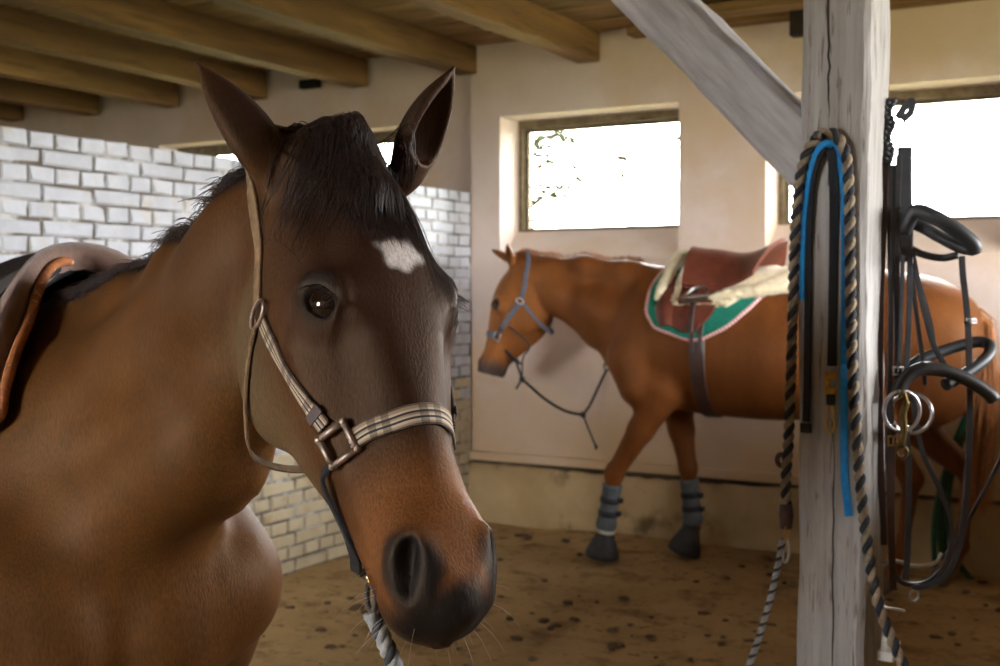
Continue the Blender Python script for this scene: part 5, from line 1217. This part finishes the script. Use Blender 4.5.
cstrap('rein', [(893, 425), (892, 450), (891, 520), (893, 590)], .016, .005, M['darkbrown'], e, None, 8, -.055); buckle(893, 441, .010, .010, e, -.062, 'brass')
cstrap('rein', [(906, 430), (909, 470), (908, 540), (906, 580)], .013, .005, M['blacklea'], e, None, 8, -.05)
# second bridle: padded browband sticking out, long cheek strap and lower rein loop
e = empty('bridle', Q(945, 225), 'dusty grey bridle with padded browband jutting out beside the window', 'bridle')
padded('browband', [(903, 232, .0), (915, 212, -.02), (934, 217, -.04), (955, 229, -.05), (972, 243, -.05), (974, 251, -.04)], .017, M['greylea'], e, -.02)
padded('browband', [(905, 222, .03), (920, 226, .02), (940, 237, .0), (960, 247, -.02), (974, 250, -.04)], .014, M['greylea'], e, -.02)
padded('browband', [(904, 245, .02), (922, 254, .01), (942, 258, .0), (958, 255, -.02)], .0085, M['blacklea'], e, -.02)
cstrap('cheekpiece', [(962, 256), (963, 275), (966, 300), (968, 322), (969, 350), (970, 400), (969, 450), (966, 500), (960, 545)], .014, .004, M['blacklea'], e, None, 8, -.03)
b = MB(); b.torus(Q(968, 322, -.034), V(0, 0, 1), .011, .003, 16, 6, .6); b.build('keeper', M['greylea'], e); buckle(971, 321, .010, .004, e, -.04)
for (a, w_, m_, d_) in (([(912, 250), (922, 300), (934, 345), (956, 382)], .012, 'greylea', .0), ([(909, 255), (916, 310), (922, 355), (925, 385)], .010, 'greylea', .01), ([(913, 262), (930, 320), (935, 352)], .009, 'blacklea', .02)):
    cstrap('throat_lash', a, w_, .004, M[m_], e, None, 8, d_)
cstrap('rein', [(912, 395), (922, 450), (940, 490), (952, 530), (945, 565), (925, 583), (903, 583), (888, 566)], .011, .004, M['blacklea'], e, None, 10, -.02)
cstrap('rein', [(962, 540), (950, 570), (930, 585), (912, 588)], .012, .004, M['greylea'], e, None, 8, -.03)
cstrap('rein', [(1010, 440), (985, 490), (960, 535), (946, 555)], .008, .004, M['blacklea'], e, None, 8, .0)
b = MB(); b.tube(spline([Q(882, 563, -.03), Q(895, 561, -.03), Q(915, 566, -.03), Q(935, 563, -.03), Q(942, 553, -.03)], 6), .0048, 8); b.build('bit_mouthpiece', M['steel'], e)
MB().torus(Q(914, 596, -.03), -c_f + c_r * .5, .013, .003, 20, 6).build('bit_ring', M['steel'], e)
# brass snap and yellow tag
e = empty('brass_snap', Q(903, 425, -.075), 'brass snap hook hanging between the bit rings', 'snap hook')
b = MB(); b.tube(spline([Q(899, 398, -.07), Q(903, 392, -.07), Q(906, 402, -.07), Q(903, 415, -.07), Q(904, 430, -.07), Q(901, 446, -.07)], 6), [.0045] * 12 + [.008] * 19, 10); b.build('snap_body', M['oldbrass'], e)
b = MB(); b.torus(Q(902, 452, -.07), -c_f, .012, .0035, 18, 8); b.build('snap_ring', M['oldbrass'], e)
# white insulator at the foot, twig of a nail
e = empty('fence_insulator', Q(888, 645, -.02), 'white plastic fence insulator screwed to the foot of the post', 'insulator')
b = MB(); b.box(Q(887, 655, -.02), (.036, .03, .022), PR3, .004); b.build('base', M['whiteplast'], e, False)
b = MB(); b.tube([Q(886, 650, -.02), Q(886, 632, -.02)], [.011, .008], 12); b.build('stem', M['whiteplast'], e)
b = MB(); b.box(Q(895, 643, -.02), (.02, .02, .008), PR3, .002); b.build('clip', M['whiteplast'], e, False)
e = tag(MB().tube([Q(874, 604, -.03), Q(884, 607, -.05), Q(905, 611, -.06)], .003, 6).build('long_nail', M['steel']), 'thin pale nail sticking out low on the post side', 'nail')
# green hose hanging on the back wall beyond the tack
e = empty('garden_hose', onY(1004, 470, D - .08), 'green rubber hose hung in loops against the back wall', 'hose')
hc = onY(1004, 376, D - .10)
for k in range(5):
    w_, h_ = .27 + .03 * math.sin(k * 2.1), .60 + .05 * math.cos(k * 1.7); yk = D - .075 - .035 * k
    pts = [V(hc[0] + w_ * math.sin(t) * (1 - .35 * math.cos(t)), yk + .012 * math.sin(3 * t + k), hc[2] - h_ + h_ * math.cos(t)) for t in np.linspace(0, 2 * PI, 40, endpoint=False)]
    MB().tube(pts, .014, 8, True).build('hose_loop', M['hose'], e)
MB().tube([V(hc[0], D - .003, hc[2] - .03), V(hc[0], D - .26, hc[2] - .02)], .012, 8).build('hose_peg', M['iron'], e)
